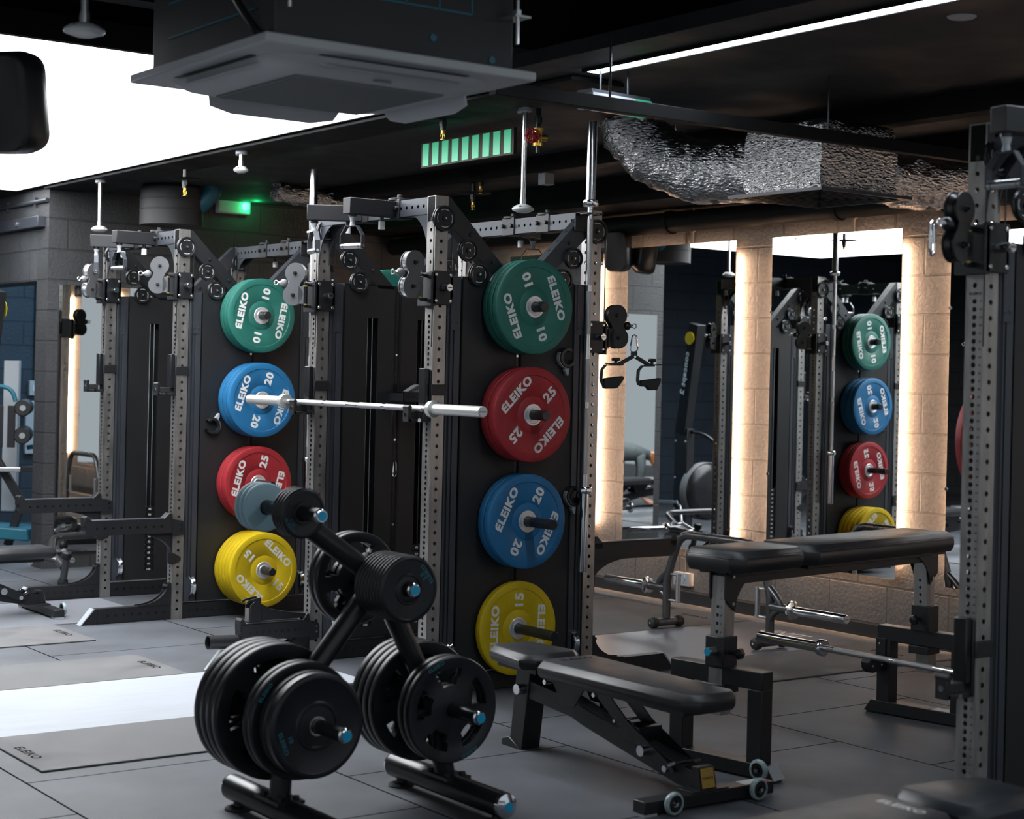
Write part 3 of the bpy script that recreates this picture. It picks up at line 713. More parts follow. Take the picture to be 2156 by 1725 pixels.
def plate(color, num, th, x, y, z, rot, label, grp, face=-1):
    key = (color, num)
    if key not in PL: PL[key] = o = bumper(color, num, th); o.name = 'weight_plate'
    else: o = copy_tree(PL[key])
    o.location = (x, y, z); o.rotation_euler = (0, rot, 0 if face < 0 else PI)
    return tag(o, label, 'weight plate', grp)
SETS = {'green': ('10', 0.036, 3), 'red': ('25', 0.058, 2), 'blue': ('20', 0.046, 2), 'yellow': ('15', 0.040, 2)}
ORD = {1: ('',), 2: ('outermost', 'inner'), 3: ('outermost', 'middle', 'innermost'), 4: ('outermost', 'second', 'third', 'innermost'), 5: ('outermost', 'second', 'third', 'fourth', 'innermost')}
PEGW = ['top peg', 'second highest peg', 'second lowest peg', 'lowest peg']
def stack(rackname, y0, order, rots, counts, face, side):
    for i, c in enumerate(order):
        num, th, _ = SETS[c]; n = counts[i]; gap = 0.004
        for k in range(n):                        # k = 0 innermost
            yy = y0 + face * (0.008 + k * (th + gap))
            w = ORD[n][n - 1 - k]
            lb = f'{w} {c} {num} plate on the {PEGW[i]} of {rackname}'.strip()
            plate(c, num, th, X0 + LX / 2, yy, PEGZ[i], rots[i] + (0 if k == n - 1 else random.uniform(0, 3)), lb, f'plates stored on {rackname}', face)
stack('the barbell rack', YA, ('green', 'red', 'blue', 'yellow'), (R(70), R(-45), R(-63), R(-88)), (3, 2, 2, 1), -1, 'near')
stack('the rack with empty hooks', YBK, ('green', 'blue', 'red', 'yellow'), (R(-78), R(-72), R(-75), R(43)), (3, 3, 2, 5), -1, 'near')
stack('the far side of the barbell rack', YA + FY + P, ('green',), (R(20),), (2,), 1, 'far')
plate('red', '25', 0.058, X0 + LX/2, YC + FY + P + 0.008, PEGZ[1], 0.3, 'inner dark red plate half hidden by the large perforated post by the tall bench', 'plates stored on the nearest rack', 1)
for k in range(1, 4): plate('red', '25', 0.058, X0 + LX/2, YC + FY + P + 0.008 + 0.062 * k, PEGZ[1], 0.3 + k, ('second', 'third', 'outermost')[k-1] + ' dark red plate behind the large perforated post by the tall bench', 'plates stored on the nearest rack', 1)

# ------------------------------------------------------------------ barbells
def barbell(name, label, L=2.2, sleeve=0.415, mats=('bar_steel', 'chrome', 'knurl'), end='ELEIKO'):
    t = thing(name, label, 'barbell', (0, 0, 0), 0, None); h = L / 2; sh = h - sleeve
    b = MB(); b.cyl((0, -sh, 0), (0, sh, 0), 0.014, n=16); b.build('shaft', mats[0], t)
    for a, c in ((-sh + 0.06, -0.30), (-0.27, -0.06), (0.06, 0.27), (0.30, sh - 0.06)): MB().cyl((0, a, 0), (0, c, 0), 0.0144, n=16).build('knurling', mats[2], t)
    for s in (-1, 1):
        b = MB(); b.lathe([(0, sleeve), (0.022, sleeve), (0.025, sleeve - 0.003), (0.025, 0.034), (0.030, 0.032), (0.038, 0.030), (0.039, 0.026), (0.039, 0.004), (0.036, 0.0), (0, 0)], (0, s * sh, 0), (0, s, 0), 28)
        o = b.build('sleeve', mats[1], t)
        b = MB(); b.lathe([(0, 0.0012), (0.021, 0.0012), (0.021, 0.0)], (0, s * h, 0), (0, s, 0), 20)
        T = frame((0, s * (h + 0.0013), 0), (1 if s < 0 else -1, 0, 0), (0, 0, 1)); b.mesh(text(end, 0.01, 1.2), T @ Matrix.Diagonal((0.007, 0.007, 0.003, 1)), 1)
        b.build('end_cap', ['white_plastic', 'letter_dark'], o)
    return t
mat('sleeve_satin', (0.62, 0.62, 0.60), 0.34, 0.55, 0.02, 300, 0.04)
bA = barbell('barbell', 'chrome barbell resting on hooks across the front of the barbell rack', mats=('bar_steel', 'sleeve_satin', 'knurl'))
bA.location = (X0 - 0.068, YA + 0.585, 1.335)
bV = barbell('barbell', 'chrome barbell hanging upright at the rear post of the barbell rack')
bV.location = (X0 + 0.862, YA - 0.062, 1.645); bV.rotation_euler = (R(90), 0, 0)
bS = barbell('barbell', 'dark chrome barbell lying low in cups under the tall bench')
bS.location = (5.835, 4.80, 0.262); bS.rotation_euler = (0, 0, R(2))
bH = barbell('barbell', 'barbell hanging upright at the rear of the rack with empty hooks')
bH.location = (X0 + 0.862, YBK - 0.062, 1.645); bH.rotation_euler = (R(90), 0, 0)
def bar_hanger(rx, ry, label):
    t = thing('bar_hanger', label, 'bar holder', (rx, ry, 2.30), 0, 'upright bar holders')
    b = MB(); b.box(-0.05, 0.05, 0.0, 0.008, -0.09, 0.0); b.box(-0.05, -0.022, -0.095, 0.0, -0.012, -0.004); b.box(0.022, 0.05, -0.095, 0.0, -0.012, -0.004); b.box(-0.05, 0.05, -0.035, 0.0, -0.012, -0.004)
    b.build('bracket', 'black_metal', t, bev=0.001)
    return t
bar_hanger(X0 + 0.862, YA - 0.009, 'black bar hanger on top of barbell rack rear post')
bar_hanger(X0 + 0.862, YBK - 0.009, 'black bar hanger on top of empty hook rack rear post')

# ------------------------------------------------------------------ hooks and safety arms
def j_hook(label):
    t = thing('j_hook', label, 'bar hook', (0, 0, 0), 0, 'bar hooks on the posts')
    b = MB(); b.box(-0.034, -0.008, 0.010, 0.062, -0.02, 0.185); b.build('back_pad', 'black_satin', t, bev=0.004)
    b = MB(); b.box(-0.008, -0.002, 0.004, 0.066, -0.062, 0.18); b.box(-0.008, P + 0.006, -0.008, -0.002, 0.060, 0.112); b.box(P + 0.0, P + 0.006, -0.008, 0.03, 0.060, 0.112)
    b.box(-0.112, -0.002, 0.012, 0.060, -0.064, -0.046); b.box(-0.118, -0.098, 0.012, 0.060, -0.064, 0.006)
    b.cyl((-0.108, 0.010, 0.004), (-0.108, 0.062, 0.004), 0.011, n=14)
    b.build('cup', 'black_metal', t, bev=0.003)
    b = MB(); b.box(-0.098, -0.034, 0.014, 0.058, -0.046, -0.0142); b.build('liner', 'rubber', t, bev=0.003)
    b = MB(); b.cyl((-0.060, 0.006, -0.055), (-0.060, 0.012, -0.055), 0.009, n=12); b.cyl((-0.119, 0.036, -0.03), (-0.1175, 0.036, -0.03), 0.010, n=12); b.build('bolt', 'chrome', t)
    return t
def hook_at(y, z, label, first=[None]):
    if first[0] is None: o = first[0] = j_hook(label)
    else: o = copy_tree(first[0]); o['label'] = label
    o.location = (X0, y, z); return o
hook_at(YA, 1.335, 'black bar hook on nearer post holding the barbell by its big sleeve')
hook_at(YA + FY, 1.335, 'black bar hook on farther post holding the barbell near the blue plate')
hook_at(YBK, 1.392, 'empty bar hook on nearer front post of the rack with empty hooks')
hook_at(YBK + FY, 1.392, 'empty bar hook on farther front post of the rack with empty hooks')
hook_at(YC + FY, 0.588, 'low dark bar hook on the large perforated post by the tall bench')
def safety_arm(label):
    t = thing('safety_arm', label, 'safety arm', (0, 0, 0), 0, 'safety arms on the racks')
    b = MB(); L, h = 0.545, 0.082
    b.perf((-L, -0.004, -h), (0, 0, 1), (1, 0, 0), h, L, [0.07 + 0.05 * i for i in range(9)], 0.0075, n=8)
    b.prism([(-L, 0.0), (-L, -0.05), (-L + 0.03, -h), (0.0, -h), (0.0, 0.0)], 'y', 0.0, 0.064); b.box(-L + 0.04, -0.02, -0.0025, -0.001, -h + 0.01, -0.01, 1)  # black sheet inside stands in for shade in the holes
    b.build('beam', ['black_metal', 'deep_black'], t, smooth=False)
    b = MB(); b.box(-L + 0.01, -0.02, 0.004, 0.060, 0.0, 0.007); b.build('top_liner', 'channel_grey', t, bev=0.002)
    b = MB()
    for x0, d in ((-L - 0.004, 1), (-0.06, -1)):
        b.prism([(x0, -0.03), (x0, 0.022), (x0 + 0.012, 0.034), (x0 + 0.03, 0.024), (x0 + 0.045, 0.004), (x0 + 0.045, -0.03)] if d > 0 else
                [(x0, -0.03), (x0, 0.004), (x0 + 0.02, 0.020), (x0 + 0.035, 0.036), (x0 + 0.052, 0.036), (x0 + 0.055, -0.03)], 'y', 0.0, 0.064)
    b.build('end_stop', 'black_metal', t, bev=0.003)
    b = MB(); arc = [(-0.25 + 0.25 * math.sin(q), -h - 0.13 + 0.13 * math.cos(q)) for q in [PI/2 * i / 8 for i in range(9)]]
    b.prism(arc + [(0.0, -h - 0.0), (-0.25, -h)], 'y', 0.012, 0.052)
    b.prism([(-0.03, -h - 0.12), (0.004, -h - 0.12), (0.05, -h - 0.145), (0.05, -h - 0.165), (-0.004, -h - 0.19), (-0.03, -h - 0.18)], 'y', -0.007, -0.001)
    b.prism([(-0.004, 0.0), (0.06, -0.012), (P, -0.03), (P, -h - 0.012), (-0.004, -h - 0.02)], 'y', -0.009, -0.002)
    b.box(-0.008, -0.001, 0.0, 0.066, -h - 0.18, 0.0)
    b.build('clamp', 'black_metal', t)
    b = MB(); b.cyl((0.045, -0.014, -0.03), (0.045, -0.008, -0.03), 0.006, n=8); b.cyl((0.045, -0.014, -0.058), (0.045, -0.008, -0.058), 0.005, n=8); b.build('bolt', 'chrome', t)
    return t
SA = None
def arm_at(y, z, label, rear=False):
    global SA
    if SA is None: SA = o = safety_arm(label)
    else: o = copy_tree(SA); o['label'] = label
    if rear: o.location = (X0 + LX, y + P, z); o.rotation_euler = (0, 0, PI)
    else: o.location = (X0, y, z)
    return o
arm_at(YBK, 0.597, 'black safety arm on nearer front post of the rack with empty hooks')
arm_at(YBK + FY, 0.640, 'black safety arm on farther front post of the rack with empty hooks')
arm_at(YA, 0.670, 'black safety arm reaching back from the barbell rack rear post', True)
arm_at(YA + FY, 0.215, 'low black safety arm near floor on the barbell rack', False).scale = (0.72, 1, 1)
t = thing('spotter_hook', 'black upturned spotter hook standing on the low safety arm', 'spotter hook', (X0 + 0.06, YA + FY, 0.224)); t.scale = (1, 1, 0.43)
b = MB(); b.prism([(-0.34, 0.0), (-0.34, 0.29), (-0.365, 0.285), (-0.415, 0.262), (-0.425, 0.235), (-0.41, 0.232), (-0.40, 0.25), (-0.375, 0.245), (-0.40, 0.20), (-0.40, 0.0)], 'y', 0.004, 0.010)
b.prism([(-0.34, 0.0), (-0.34, 0.29), (-0.365, 0.285), (-0.415, 0.262), (-0.425, 0.235), (-0.41, 0.232), (-0.40, 0.25), (-0.375, 0.245), (-0.40, 0.20), (-0.40, 0.0)], 'y', 0.056, 0.062)
b.build('side_plate', 'black_metal', t, bev=0.001)
b = MB(); arc = [(-0.34 + 0.30 * math.sin(q), 0.22 - 0.17 * math.sin(q) ** 0.5) for q in [PI/2 * i / 8 for i in range(9)]]
b.prism([(-0.34, 0.012)] + arc + [(-0.04, 0.012)], 'y', 0.014, 0.050); b.build('web', 'black_metal', t)
b = MB(); b.box(-0.405, -0.400, 0.012, 0.054, 0.012, 0.165); b.build('scale_strip', 'steel', t)
t = thing('landmine_tube', 'black open tube of the floor pivot in front of the barbell rack', 'bar tube', (X0, YA + FY, 0.13))
b = MB(); b.lathe([(0.0295, -0.17), (0.034, -0.17), (0.034, 0.0), (0, 0.0), (0, -0.01), (0.0295, -0.01), (0.0295, -0.17)], (-0.385, 0.036, 0), (1, 0, -0.04), 22); b.build('tube', 'black_metal', t)
b = MB(); b.box(-0.388, -0.340, 0.004, 0.068, -0.030, 0.030); b.box(-0.39, -0.37, 0.010, 0.062, -0.036, -0.030); b.box(-0.36, -0.34, 0.030, 0.042, -0.04, 0.05); b.build('yoke', 'black_metal', t, bev=0.002)

# ------------------------------------------------------------------ bar collars stuck on the side panels
def collar(x, y, z, rot, label):
    t = thing('bar_collar', label, 'bar collar', (x, y, z), 0, 'magnetic bar collars on the side panels'); t.rotation_euler = (0, rot, 0)
    MB().lathe([(0.033, 0), (0.047, 0), (0.049, 0.004), (0.049, 0.032), (0.046, 0.036), (0.034, 0.036), (0.032, 0.033), (0.032, 0.003), (0.033, 0)], (0, 0, 0), (0, -1, 0), 30, a0=R(-150), a1=R(135)).build('ring', 'black_satin', t)
    MB().lathe([(0.0495, 0.006), (0.052, 0.006), (0.052, 0.030), (0.0495, 0.030), (0.0495, 0.006)], (0, 0, 0), (0, -1, 0), 30, a0=R(-60), a1=R(75)).build('band', 'light_grey', t)
    b = MB(); b.T = Matrix.Rotation(R(-62), 4, 'Y'); b.prism([(0.046, -0.012), (0.064, -0.016), (0.088, -0.004), (0.086, 0.004), (0.06, 0.008), (0.046, 0.010)], 'y', -0.030, -0.008); b.build('lever', 'light_grey', t, bev=0.002)
    return t
collar(4.515, YBK + 0.004, 1.150, R(0), 'grey bar collar stuck on the rack with empty hooks panel beside the blue plate')
collar(5.055, YA + 0.004, 1.588, R(150), 'black bar collar below the green plate on the barbell rack')
collar(5.115, YA + 0.004, 0.912, R(150), 'black bar collar beside the third plate on the barbell rack')
# ------------------------------------------------------------------ plate tree in the foreground
TY = 4.89
tree = thing('plate_tree', 'black tubular plate tree loaded with black plates in the foreground', 'plate rack', (0, TY, 0))
TPEG = [((2.665, 0.375), 'lower left'), ((3.235, 0.356), 'lower right'), ((3.0, 0.788), 'middle'), ((2.655, 1.040), 'top')]
for i, x in enumerate((2.652, 3.305)):
    b = MB(); b.cyl((x, -0.35, 0.068), (x, 0.335, 0.068), 0.044, n=24); fo = b.build('foot_tube', 'black_satin', tree)
    for yy, sg in ((-0.35, -1), (0.335, 1)): MB().lathe([(0.044, 0), (0.041, 0.012), (0.016, 0.024), (0, 0.024)], (x, yy, 0.068), (0, sg, 0), 24).build('end_cone', 'chrome', fo)
    b = MB(); b.lathe([(0, 0), (0.016, 0), (0.016, 0.003), (0, 0.003)], (x, -0.374, 0.068), (0, -1, 0), 20); b.build('cap', 'blue_cap', fo)
    for y in (-0.31, 0.29):
        b = MB(); b.lathe([(0, 0), (0.046, 0), (0.048, 0.004), (0.044, 0.010), (0.018, 0.014), (0.016, 0.03), (0, 0.03)], (x, y, 0.0), (0, 0, 1), 22); b.build('levelling_foot', 'rubber', fo)
    b = MB()
    for y in (-0.055, 0.055): b.cyl((x - 0.03, y, 0.09), (x - 0.03, y, 0.118), 0.011, n=10); b.cyl((x + 0.03, y, 0.09), (x + 0.03, y, 0.118), 0.011, n=10)
    b.box(x - 0.05, x + 0.05, -0.08, 0.08, 0.095, 0.106)
    b.build('bolt_plate', 'black_satin', fo)
def smooth_path(pts, n=6):
    out = []
    P_ = [Vector(p) for p in pts]
    for i in range(len(P_) - 1):
        p0 = P_[max(i-1, 0)]; p1 = P_[i]; p2 = P_[i+1]; p3 = P_[min(i+2, len(P_)-1)]
        for k in range(n):
            t = k / n; t2 = t*t; t3 = t2*t
            out.append(0.5 * ((2*p1) + (-p0 + p2)*t + (2*p0 - 5*p1 + 4*p2 - p3)*t2 + (-p0 + 3*p1 - 3*p2 + p3)*t3))
    out.append(P_[-1]); return out
MB().tube([(2.652, 0, 0.10), (2.665, 0, 0.375), (2.70, 0, 0.43), (2.955, 0, 0.735), (2.99, 0, 0.78)], 0.036, 20).build('left_leg', 'black_satin', tree)
MB().tube([(3.300, 0, 0.10), (3.238, 0, 0.356), (3.20, 0, 0.44), (3.02, 0, 0.77), (2.96, 0, 0.83), (2.63, 0, 1.055)], 0.036, 20).build('right_leg', 'black_satin', tree)
for (x, z), nm in TPEG:
    ln = {'lower left': 0.385, 'lower right': 0.29, 'middle': 0.235, 'top': 0.22}[nm]
    b = MB(); b.cyl((x, -ln, z), (x, ln, z), 0.0235, n=20); p = b.build('peg', 'black_satin', tree)
    for s in (-1, 1):
        b = MB(); b.lathe([(0.0235, 0), (0.019, 0.004), (0.0185, 0.012), (0, 0.012)], (x, s * ln, z), (0, s, 0), 18, 0); b.lathe([(0.0165, 0.0121), (0.0165, 0.014), (0, 0.014)], (x, s * ln, z), (0, s, 0), 18, 1); b.build('peg_cap', ['chrome', 'blue_cap'], p)
def black_plate(r, t, grips, num):
    b = MB()
    if not grips:
        b.lathe([(0.0255, 0), (r - 0.02, 0), (r - 0.004, 0.002), (r, 0.007), (r, t - 0.007), (r - 0.004, t - 0.002), (r - 0.012, t), (r * 0.90, t), (r * 0.87, t - 0.004), (r * 0.47, t - 0.006), (r * 0.44, t - 0.002), (r * 0.40, t - 0.002), (r * 0.38, t - 0.006), (0.034, t - 0.004), (0.0255, t - 0.004), (0.0255, 0)], (0, 0, 0), (0, -1, 0), 56)
    else:
        # ring with five openings: polar grid with cells left out
        n = 80; rr = [0.0255, 0.05, r * 0.46, r * 0.62, r * 0.78, r * 0.88, r - 0.004, r]; zt = [t, t, t - 0.007, t - 0.008, t - 0.007, t, t, t - 0.006]; zb = [0, 0, 0.006, 0.006, 0.006, 0, 0, 0.006]
        K = len(rr)
        def hole(k, i):
            a = ((k + 0.5) / n * 5) % 1.0
            if i == 2 or i == 3:
                w = 0.34 if i == 3 else 0.24
                return abs(a - 0.5) < w
            return False
        vs = []
        for k in range(n):
            q = 2 * PI * k / n
            for i in range(K): vs.append((rr[i] * math.cos(q), -zt[i], rr[i] * math.sin(q)))
            for i in range(K): vs.append((rr[i] * math.cos(q), -zb[i], rr[i] * math.sin(q)))
        fs = []
        def vi(k, i, s): return (k % n) * 2 * K + i + (K if s else 0)
        for k in range(n):
            for i in range(K - 1):
                if hole(k, i):
                    if not hole(k - 1, i): fs.append((vi(k, i, 0), vi(k, i+1, 0), vi(k, i+1, 1), vi(k, i, 1)))
                    if not hole(k + 1, i): fs.append((vi(k+1, i, 0), vi(k+1, i+1, 0), vi(k+1, i+1, 1), vi(k+1, i, 1)))
                    if not hole(k, i - 1): fs.append((vi(k, i, 0), vi(k+1, i, 0), vi(k+1, i, 1), vi(k, i, 1)))
                    if not hole(k, i + 1): fs.append((vi(k, i+1, 0), vi(k+1, i+1, 0), vi(k+1, i+1, 1), vi(k, i+1, 1)))
                else:
                    for s in (0, 1): fs.append((vi(k, i, s), vi(k+1, i, s), vi(k+1, i+1, s), vi(k, i+1, s)))
            fs.append((vi(k, K-1, 0), vi(k+1, K-1, 0), vi(k+1, K-1, 1), vi(k, K-1, 1))); fs.append((vi(k, 0, 0), vi(k+1, 0, 0), vi(k+1, 0, 1), vi(k, 0, 1)))
        b.add(vs, fs)
    o = b.build('weight_plate', 'plate_black')
    l = MB(); yy = -(t + 0.0002)
    if grips:
        for sg in (1, -1):
            T = Matrix.Rotation(0.0, 4, 'Y')
            l.mesh(text('ELEIKO', 0.03, 1.15), frame((0, yy, sg * r * 0.925), (sg, 0, 0), (0, 0, sg)) @ Matrix.Diagonal((0.0135, 0.0135, 0.01, 1)))
            l.mesh(text(num, 0.03, 1.15), frame((0, -(t - 0.0065), sg * r * 0.81), (sg, 0, 0), (0, 0, sg)) @ Matrix.Diagonal((0.016, 0.016, 0.05, 1)))
    else:
        w = min(0.015, r * 0.13)
        l.mesh(text('ELEIKO', 0.03, 1.15), frame((0, -(t - 0.0045), -r * 0.76), (1, 0, 0), (0, 0, 1)) @ Matrix.Diagonal((w, w, 0.05, 1)))
        l.mesh(text(num, 0.03, 1.15), frame((0, -(t - 0.0045), -r * 0.60), (1, 0, 0), (0, 0, 1)) @ Matrix.Diagonal((w, w, 0.05, 1)))
    l.build('lettering', 'letter_teal', o, smooth=False)
    if r > 0.12: MB().lathe([(0.0258, t - 0.003), (0.031, t - 0.003), (0.031, t - 0.001), (0.0258, t - 0.001)], (0, 0, 0), (0, -1, 0), 30).build('bore_ring', 'black_satin' if grips else 'bar_steel', o)
    return o
BP = {}
OW = {1: [''], 2: ['outer', 'inner'], 3: ['outermost', 'middle', 'innermost'], 4: ['outermost', 'second', 'third', 'innermost']}
CNT = ['outermost', 'second', 'third', 'fourth', 'fifth', 'sixth', 'seventh', 'eighth', 'innermost']
def tree_stack(pi, side, items, y0, desc):
    (x, z), nm = TPEG[pi]; yy = y0; n = sum(k for k, *_ in items); idx = 0
    for cnt_, r, t, grips, num, word, rot in items:
        for k in range(cnt_):
            key = (r, t, grips, num)
            if key not in BP: BP[key] = o = black_plate(*key)
            else: o = copy_tree(BP[key])
            o.location = (x, TY + side * yy, z - 0.001); o.rotation_euler = (0, rot + random.uniform(-0.35, 0.35) * (k > 0), 0 if side < 0 else PI)
            pos = n - 1 - idx
            w = OW[n][pos] if n in OW else (CNT[pos] if pos < 8 else 'innermost')
            tag(o, f'{w} {word} on the {desc} of the plate tree'.strip(), 'weight plate', 'black plates on the plate tree')
            yy += t + 0.003; idx += 1
tree_stack(0, -1, [(2, 0.190, 0.032, True, '15', 'black grip plate', 2.4), (2, 0.168, 0.042, False, '10', 'smooth black plate', 0.9)], 0.062, 'lower left front peg')
tree_stack(0, 1, [(4, 0.225, 0.040, True, '25', 'large black plate', 0.5)], 0.045, 'lower left back peg')
tree_stack(1, -1, [(2, 0.182, 0.034, True, '10', 'five hole black plate', 2.85)], 0.066, 'lower right front peg')
tree_stack(1, 1, [(4, 0.208, 0.036, True, '20', 'large black grip plate', 0.2)], 0.045, 'lower right back peg')
tree_stack(2, -1, [(9, 0.112, 0.0165, False, '2.5', 'small black plate', -2.3)], 0.040, 'middle front peg')
tree_stack(2, 1, [(2, 0.160, 0.032, True, '5', 'medium black plate', 1.4)], 0.12, 'middle back peg')
tree_stack(3, -1, [(4, 0.082, 0.0165, False, '1.25', 'tiny black plate', 0.7)], 0.040, 'top front peg')
mat('pale_blue_plate', (0.36, 0.55, 0.62), 0.5, 0.0, 0.05, 200, 0.06)
for k in range(3):
    o = copy_tree(BP[(0.082, 0.0165, False, '1.25')]); me = o.data.copy(); me.materials.clear(); me.materials.append(MAT['pale_blue_plate']); o.data = me
    o.scale = (1.0, 1.6, 1.0); o.location = (2.655, TY + 0.14 + 0.03 * k, 1.039); o.rotation_euler = (0, 0.6, PI)
    tag(o, ('inner', 'middle', 'outer')[k] + ' pale blue small plate on the top back peg of the plate tree', 'weight plate', 'pale blue plates on the plate tree')

# ------------------------------------------------------------------ adjustable benches
def pad(mb, x0, x1, w0, w1, z0, z1, c=0.05, mi=0):
    # flat pad along x with chamfered corners, half widths w0 (at x0) and w1 (at x1)
    def ring(k, z): return [(x0 + c, -w0 + k, z), (x0 + k, -w0 + c, z), (x0 + k, w0 - c, z), (x0 + c, w0 - k, z), (x1 - c, w1 - k, z), (x1 - k, w1 - c, z), (x1 - k, -w1 + c, z), (x1 - c, -w1 + k, z)]
    h = z1 - z0; lev = [(0.016, z0), (0.003, z0 + 0.22 * h), (0.0, z0 + 0.38 * h), (0.0, z0 + 0.60 * h), (0.004, z0 + 0.68 * h), (0.024, z0 + 0.97 * h), (0.030, z1)]
    vs = []; fs = []
    for k, z in lev: vs += ring(k, z)
    for i in range(len(lev) - 1):
        for j in range(8): fs.append((i*8+j, i*8+(j+1) % 8, (i+1)*8+(j+1) % 8, (i+1)*8+j))
    fs.append(tuple(range(7, -1, -1))); fs.append(tuple(range((len(lev)-1)*8, len(lev)*8)))
    return mb.add(vs, fs, mi)
def bench(label, logo='letter_dark', vin='vinyl'):
    # local x runs from the wheel foot (x = 0) to the rear leg (x = 1.05)
    t = thing('adjustable_bench', label, 'bench', (0, 0, 0), 0, 'adjustable benches')
    b = MB(); pad(b, -0.06, 0.84, 0.130, 0.155, 0.335, 0.400); s = b.build('back_pad', vin, t)
    l = MB(); T = frame((0.76, -0.01, 0.4002), (0, -1, 0), (1, 0, 0)); l.mesh(text('ELEIKO', 0.03, 1.3), T @ Matrix.Diagonal((0.026, 0.030, 0.003, 1))); l.build('lettering', logo, s, smooth=False)
    b = MB(); pad(b, 0.87, 1.21, 0.150, 0.120, 0.345, 0.405); b.build('seat_pad', vin, t)
    b = MB(); b.box(0.02, 0.82, -0.09, 0.09, 0.315, 0.334); b.box(0.90, 1.16, -0.08, 0.08, 0.322, 0.344)
    b.prism([(0.60, 0.315), (0.80, 0.315), (0.74, 0.235), (0.66, 0.235)], 'y', -0.075, -0.069); b.prism([(0.60, 0.315), (0.80, 0.315), (0.74, 0.235), (0.66, 0.235)], 'y', 0.069, 0.075)
    b.build('pad_frame', 'black_metal', t, bev=0.002)
    b = MB()
    for s_ in (-1, 1):
        y = s_ * 0.036
        pr = [(0.98, 0.30), (0.98, 0.215), (0.70, 0.185), (0.05, 0.055), (0.0, 0.055), (0.0, 0.12), (0.66, 0.265)]
        b.prism([(1.04, 0.285), (1.04, 0.215), (0.72, 0.185), (0.66, 0.168), (0.10, 0.055), (0.03, 0.055), (0.03, 0.115), (0.66, 0.235), (0.74, 0.255)], 'y', y - 0.003, y + 0.003)
    b.box(0.03, 0.10, -0.036, 0.036, 0.055, 0.062)
    b.build('main_beam', 'black_metal', t, bev=0.001)
    b = MB(); b.prism([(0.985, 0.315), (1.075, 0.315), (1.115, 0.0), (1.03, 0.0)], 'y', -0.045, 0.045); b.prism([(1.03, 0.0), (1.115, 0.0), (1.16, 0.0), (1.16, 0.025), (1.11, 0.04)], 'y', -0.052, 0.052); b.build('rear_leg', 'black_metal', t, bev=0.003)
    b = MB()
    for y in (-0.060, 0.054): b.prism([(0.50, 0.335), (0.60, 0.335), (0.40, 0.20), (0.15, 0.085), (0.10, 0.10), (0.12, 0.125), (0.36, 0.235)], 'y', y, y + 0.006)
    b.box(0.30, 0.39, -0.056, 0.056, 0.168, 0.222)
    b.build('support_strut', 'black_satin', t, bev=0.001)
    b = MB()
    for i in range(5): b.prism([(0.30 + 0.08*i, 0.165 + 0.02*i), (0.33 + 0.08*i, 0.172 + 0.02*i), (0.322 + 0.08*i, 0.135 + 0.02*i), (0.31 + 0.08*i, 0.135 + 0.02*i)], 'y', -0.044, -0.040)
    b.prism([(0.25, 0.160), (0.62, 0.235), (0.62, 0.215), (0.25, 0.130)], 'y', -0.044, -0.040)
    b.build('ladder', 'black_satin', t)
    for x, z, r in ((0.145, 0.105, 0.012), (0.555, 0.30, 0.009), (0.86, 0.30, 0.010), (0.43, 0.225, 0.006)): MB().cyl((x, -0.068, z), (x, 0.068, z), r, n=12).build('pivot_pin', 'chrome', t)
    MB().cyl((1.03, 0.078, 0.245), (1.03, 0.046, 0.245), 0.021, n=16).build('pull_pin', 'chrome', t); MB().cyl((0.255, 0.088, 0.150), (0.255, 0.06, 0.150), 0.020, n=16).build('pull_pin', 'chrome', t)
    b = MB(); b.tube([(0.13, -0.06, 0.122), (0.10, -0.06, 0.135), (0.10, 0.06, 0.135), (0.13, 0.06, 0.122)], 0.008, 8)
    b.build('lift_handle', 'chrome', t)
    b = MB(); b.cyl((1.09, -0.055, 0.29), (1.115, -0.055, 0.155), 0.0125, n=14); b.build('pull_handle', 'light_grey', t)
    b = MB(); b.box(-0.032, 0.032, -0.305, 0.305, 0.010, 0.054)
    b.build('foot_bar', 'black_metal', t, bev=0.003)
    b = MB(); b.box(-0.028, 0.028, -0.303, -0.245, 0.0, 0.010); b.box(-0.028, 0.028, 0.245, 0.303, 0.0, 0.010); b.build('foot_pad', 'light_grey', t)
    b = MB(); b.box(-0.026, 0.026, -0.29, -0.17, 0.0542, 0.0552); b.box(-0.026, 0.026, -0.29, -0.275, 0.0553, 0.0558, 1); b.build('warning_label', ['white_plastic', 'plate_red'], t, smooth=False)
    b = MB(); b.prism([(-0.018, 0.056), (0.03, 0.056), (0.03, 0.135), (0.0, 0.135)], 'y', -0.039, 0.039); b.box(-0.03, 0.05, -0.085, 0.085, 0.054, 0.060); gb = b.build('gusset_box', 'black_metal', t, bev=0.001)
    T = frame((-0.0105, 0, 0.097), (0, -1, 0), (0.22, 0, 0.97)); b = MB(); b.T = T
    b.box(-0.030, 0.030, -0.034, 0.034, 0.0, 0.002); b.mesh(text('ELEIKO', 0.02, 1.15), Matrix.Translation((0, 0, 0.0022)) @ Matrix.Diagonal((0.010, 0.010, 0.004, 1)), 1)
    for yy in (-0.024, 0.024): b.cyl((0, yy, 0.002), (0, yy, 0.0035), 0.0025, n=8, mi=2)
    b.build('badge', ['gold', 'letter_dark', 'bar_steel'], gb, smooth=False)
